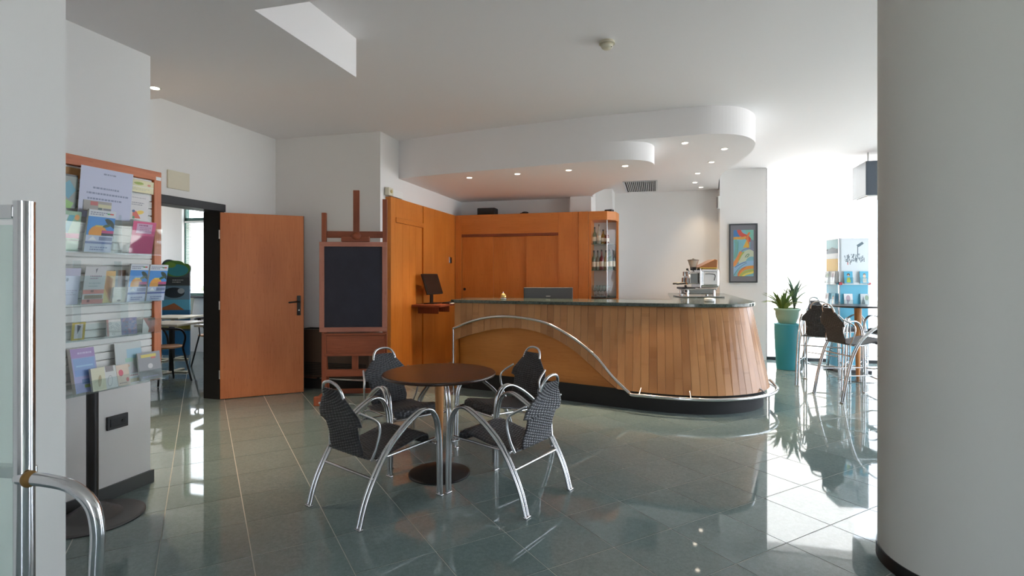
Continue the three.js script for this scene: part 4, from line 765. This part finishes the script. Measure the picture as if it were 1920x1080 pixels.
leafletAt(paper.tealPaper, -2.58, -2.415, .762, 1.0, .04, -.1, 'large pale leaflet with blue patch on the bottom tray', 'leaflet', .004);
leafletAt(paper.greyBook, -2.68, -2.53, .762, .93, .072, -.15, 'grey booklet with yellow title bar on the bottom tray', 'booklet', .008, 'booklet');
// socket plate on the pier
{
  const s = thing('wall_socket', 'black rectangular socket plate on the white pier', 'socket', [-3.3, .474, -2.635]);
  part('plate', box(.014, .085, .135, .007, 0, 0, .003), M.darkFrame, s); part('insert', box(.006, .05, .1, .014, 0, 0, .002), M.black, s); part('opening', cyl(.009, .009, .004, .018, 0, -.03, 14, [0, 0, Math.PI / 2]), M.blackMatt, s);
}
// ---------------------------------------------------------------- chrome and glass screen beside the entrance
{
  const t = thing('glass_screen', 'chrome tube and glass screen with a bent side leg', 'screen', [-1.5, 0, -.964], THREE.MathUtils.degToRad(8));
  part('post', [cyl(.021, .021, 1.575, 0, .7875, 0, 36), cyl(.0215, .0215, .006, 0, 1.578, 0, 36)], M.chrome, t, 'upright chrome post');
  part('top_rail', box(.9, .036, .04, -.46, 1.555, -.002, .008), M.chrome, t);
  part('lower_rail', box(.9, .03, .03, -.46, .905, -.03, .006), M.satin, t);
  part('glass_panel', box(.88, 1.45, .01, -.47, .8, -.012), P({ color: 0xf0f8f5, roughness: .02, transmission: 1, thickness: 0 }), t, 'clear glass panel');
  part('panel_edge', box(.008, 1.45, .012, -.028, .8, -.012), S({ color: 0x86a59c, roughness: .2 }), t, 'greenish glass edge');
  part('bent_leg', tube([[0, .905, .01], [.07, .9, .005], [.135, .884, .0], [.178, .845, -.005], [.192, .79, -.008], [.188, .7, -.01], [.178, .55, -.012], [.165, .25, -.015], [.155, .015, -.018]], .0155, 80, 16), M.chrome, t, 'bent chrome leg');
  part('weld', new THREE.SphereGeometry(.02, 14, 10).scale(.8, 1, 1).translate(.026, .904, .01), S({ color: 0x8a6a3a, roughness: .6, metalness: .5 }), t, 'rusty joint');
  part('foot', cyl(.02, .022, .012, .155, .006, -.018, 20), M.black, t);
  part('post', cyl(.021, .021, 1.575, -.93, .7875, 0, 24), M.chrome, t);
}
// ---------------------------------------------------------------- the side room
{
  const d = thing('cardboard_display', 'upright holiday poster display with wave-shaped top in the side room', 'display stand', [-8.15, 0, -7.6], .35);
  const pr = print(180, 560, (c, w, h) => { fill(c, '#4d5a5c', 0, 0, w, h); disc(c, '#5a8f3c', 90, 60, 84, 48); disc(c, '#3f9aa6', 100, 70, 62, 34); disc(c, '#7fb04a', 60, 40, 30, 16); fill(c, '#3f4446', 0, 112, w, 44); lines(c, 70, 124, 60, 2, 6, 12, '#b9bdb8'); fill(c, '#6f8fa8', 0, 160, w, 80); disc(c, '#2c3844', 80, 200, 60, 30); disc(c, '#a8b3bc', 120, 190, 20, 16); fill(c, '#5fb0d0', 0, 240, w, 60); poly(c, '#a8663e', [[0, 290], [80, 260], [140, 300], [0, 320]]); fill(c, '#2c6fa0', 0, 300, w, 60); fill(c, '#8f8a3a', 0, 380, w, 30); fill(c, '#2f78b0', 0, 420, w, 140); });
  const sh = new THREE.Shape(); sh.moveTo(-.23, 0); sh.lineTo(.23, 0); sh.lineTo(.23, 1.45); sh.bezierCurveTo(.27, 1.55, .22, 1.62, .14, 1.6); sh.bezierCurveTo(.08, 1.68, -.02, 1.64, -.08, 1.67); sh.bezierCurveTo(-.2, 1.7, -.27, 1.6, -.23, 1.45); sh.lineTo(-.23, 0);
  const g = new THREE.ExtrudeGeometry(sh, { depth: .03, bevelEnabled: false, curveSegments: 16 }), uv = g.attributes.uv, p = g.attributes.position; for (let i = 0; i < p.count; i++) uv.setXY(i, (p.getX(i) + .26) / .52, p.getY(i) / 1.7);
  part('printed_panel', g, pr, d); part('prop', turn(box(.3, 1.0, .02), -.25, 0, 0, 0, .5, -.16), M.cream, d);
  const tbl = (x, z, yaw, label) => { const t = thing('cafe_table', label, 'table', [x, 0, z], yaw); part('tabletop', box(.66, .03, .66, 0, .705, 0, .008), M.pale, t); part('leg', cyl(.03, .03, .68, 0, .35, 0, 16), M.black, t); part('base', [box(.5, .02, .07, 0, .012, 0, .006), box(.07, .02, .5, 0, .012, 0, .006)], M.pale, t); return t; };
  tbl(-7.75, -7.15, .2, 'pale square table beside the holiday poster display in the side room'); tbl(-6.75, -6.2, .2, 'pale square table just inside the open door of the side room'); tbl(-5.85, -6.35, .2, 'pale square table half hidden behind the black door frame');
  const chair = thing('cafe_chair', '', 'chair', [0, 0, 0], 0, 'chairs in the side room');
  part('seat', lathe([[0, .45], [.18, .45], [.2, .458], [.2, .47], [.185, .476], [0, .474]], 36), M.beech, chair, 'round wooden seat');
  for (const [x, z] of [[-.15, -.15], [.15, -.15], [-.15, .15], [.15, .15]]) part('leg', rod([x * .9, .45, z * .9], [x * 1.4, 0, z * 1.4], .012), M.black, chair);
  part('arm_loop', tube([[-.17, .45, .12], [-.22, .6, .12], [-.23, .69, .06], [-.21, .72, -.12], [-.1, .74, -.22], [.1, .74, -.22], [.21, .72, -.12], [.23, .69, .06], [.22, .6, .12], [.17, .45, .12]], .013, 70, 8), M.black, chair);
  part('back_post', [rod([-.1, .46, -.17], [-.1, .74, -.22], .009), rod([.1, .46, -.17], [.1, .74, -.22], .009)], M.black, chair);
  placed(chair, true, [-6.2, -5.62], 2.9, 'black tube chair with round wooden seat just inside the open door');
  placed(chair, false, [-6.75, -6.95], 3.4, 'black tube chair with round wooden seat beyond the tables under the blind');
  placed(chair, false, [-7.1, -7.55], 3.0, 'black tube chair with round wooden seat beside the wall under the window');
}
renderer.render(scene, camera);
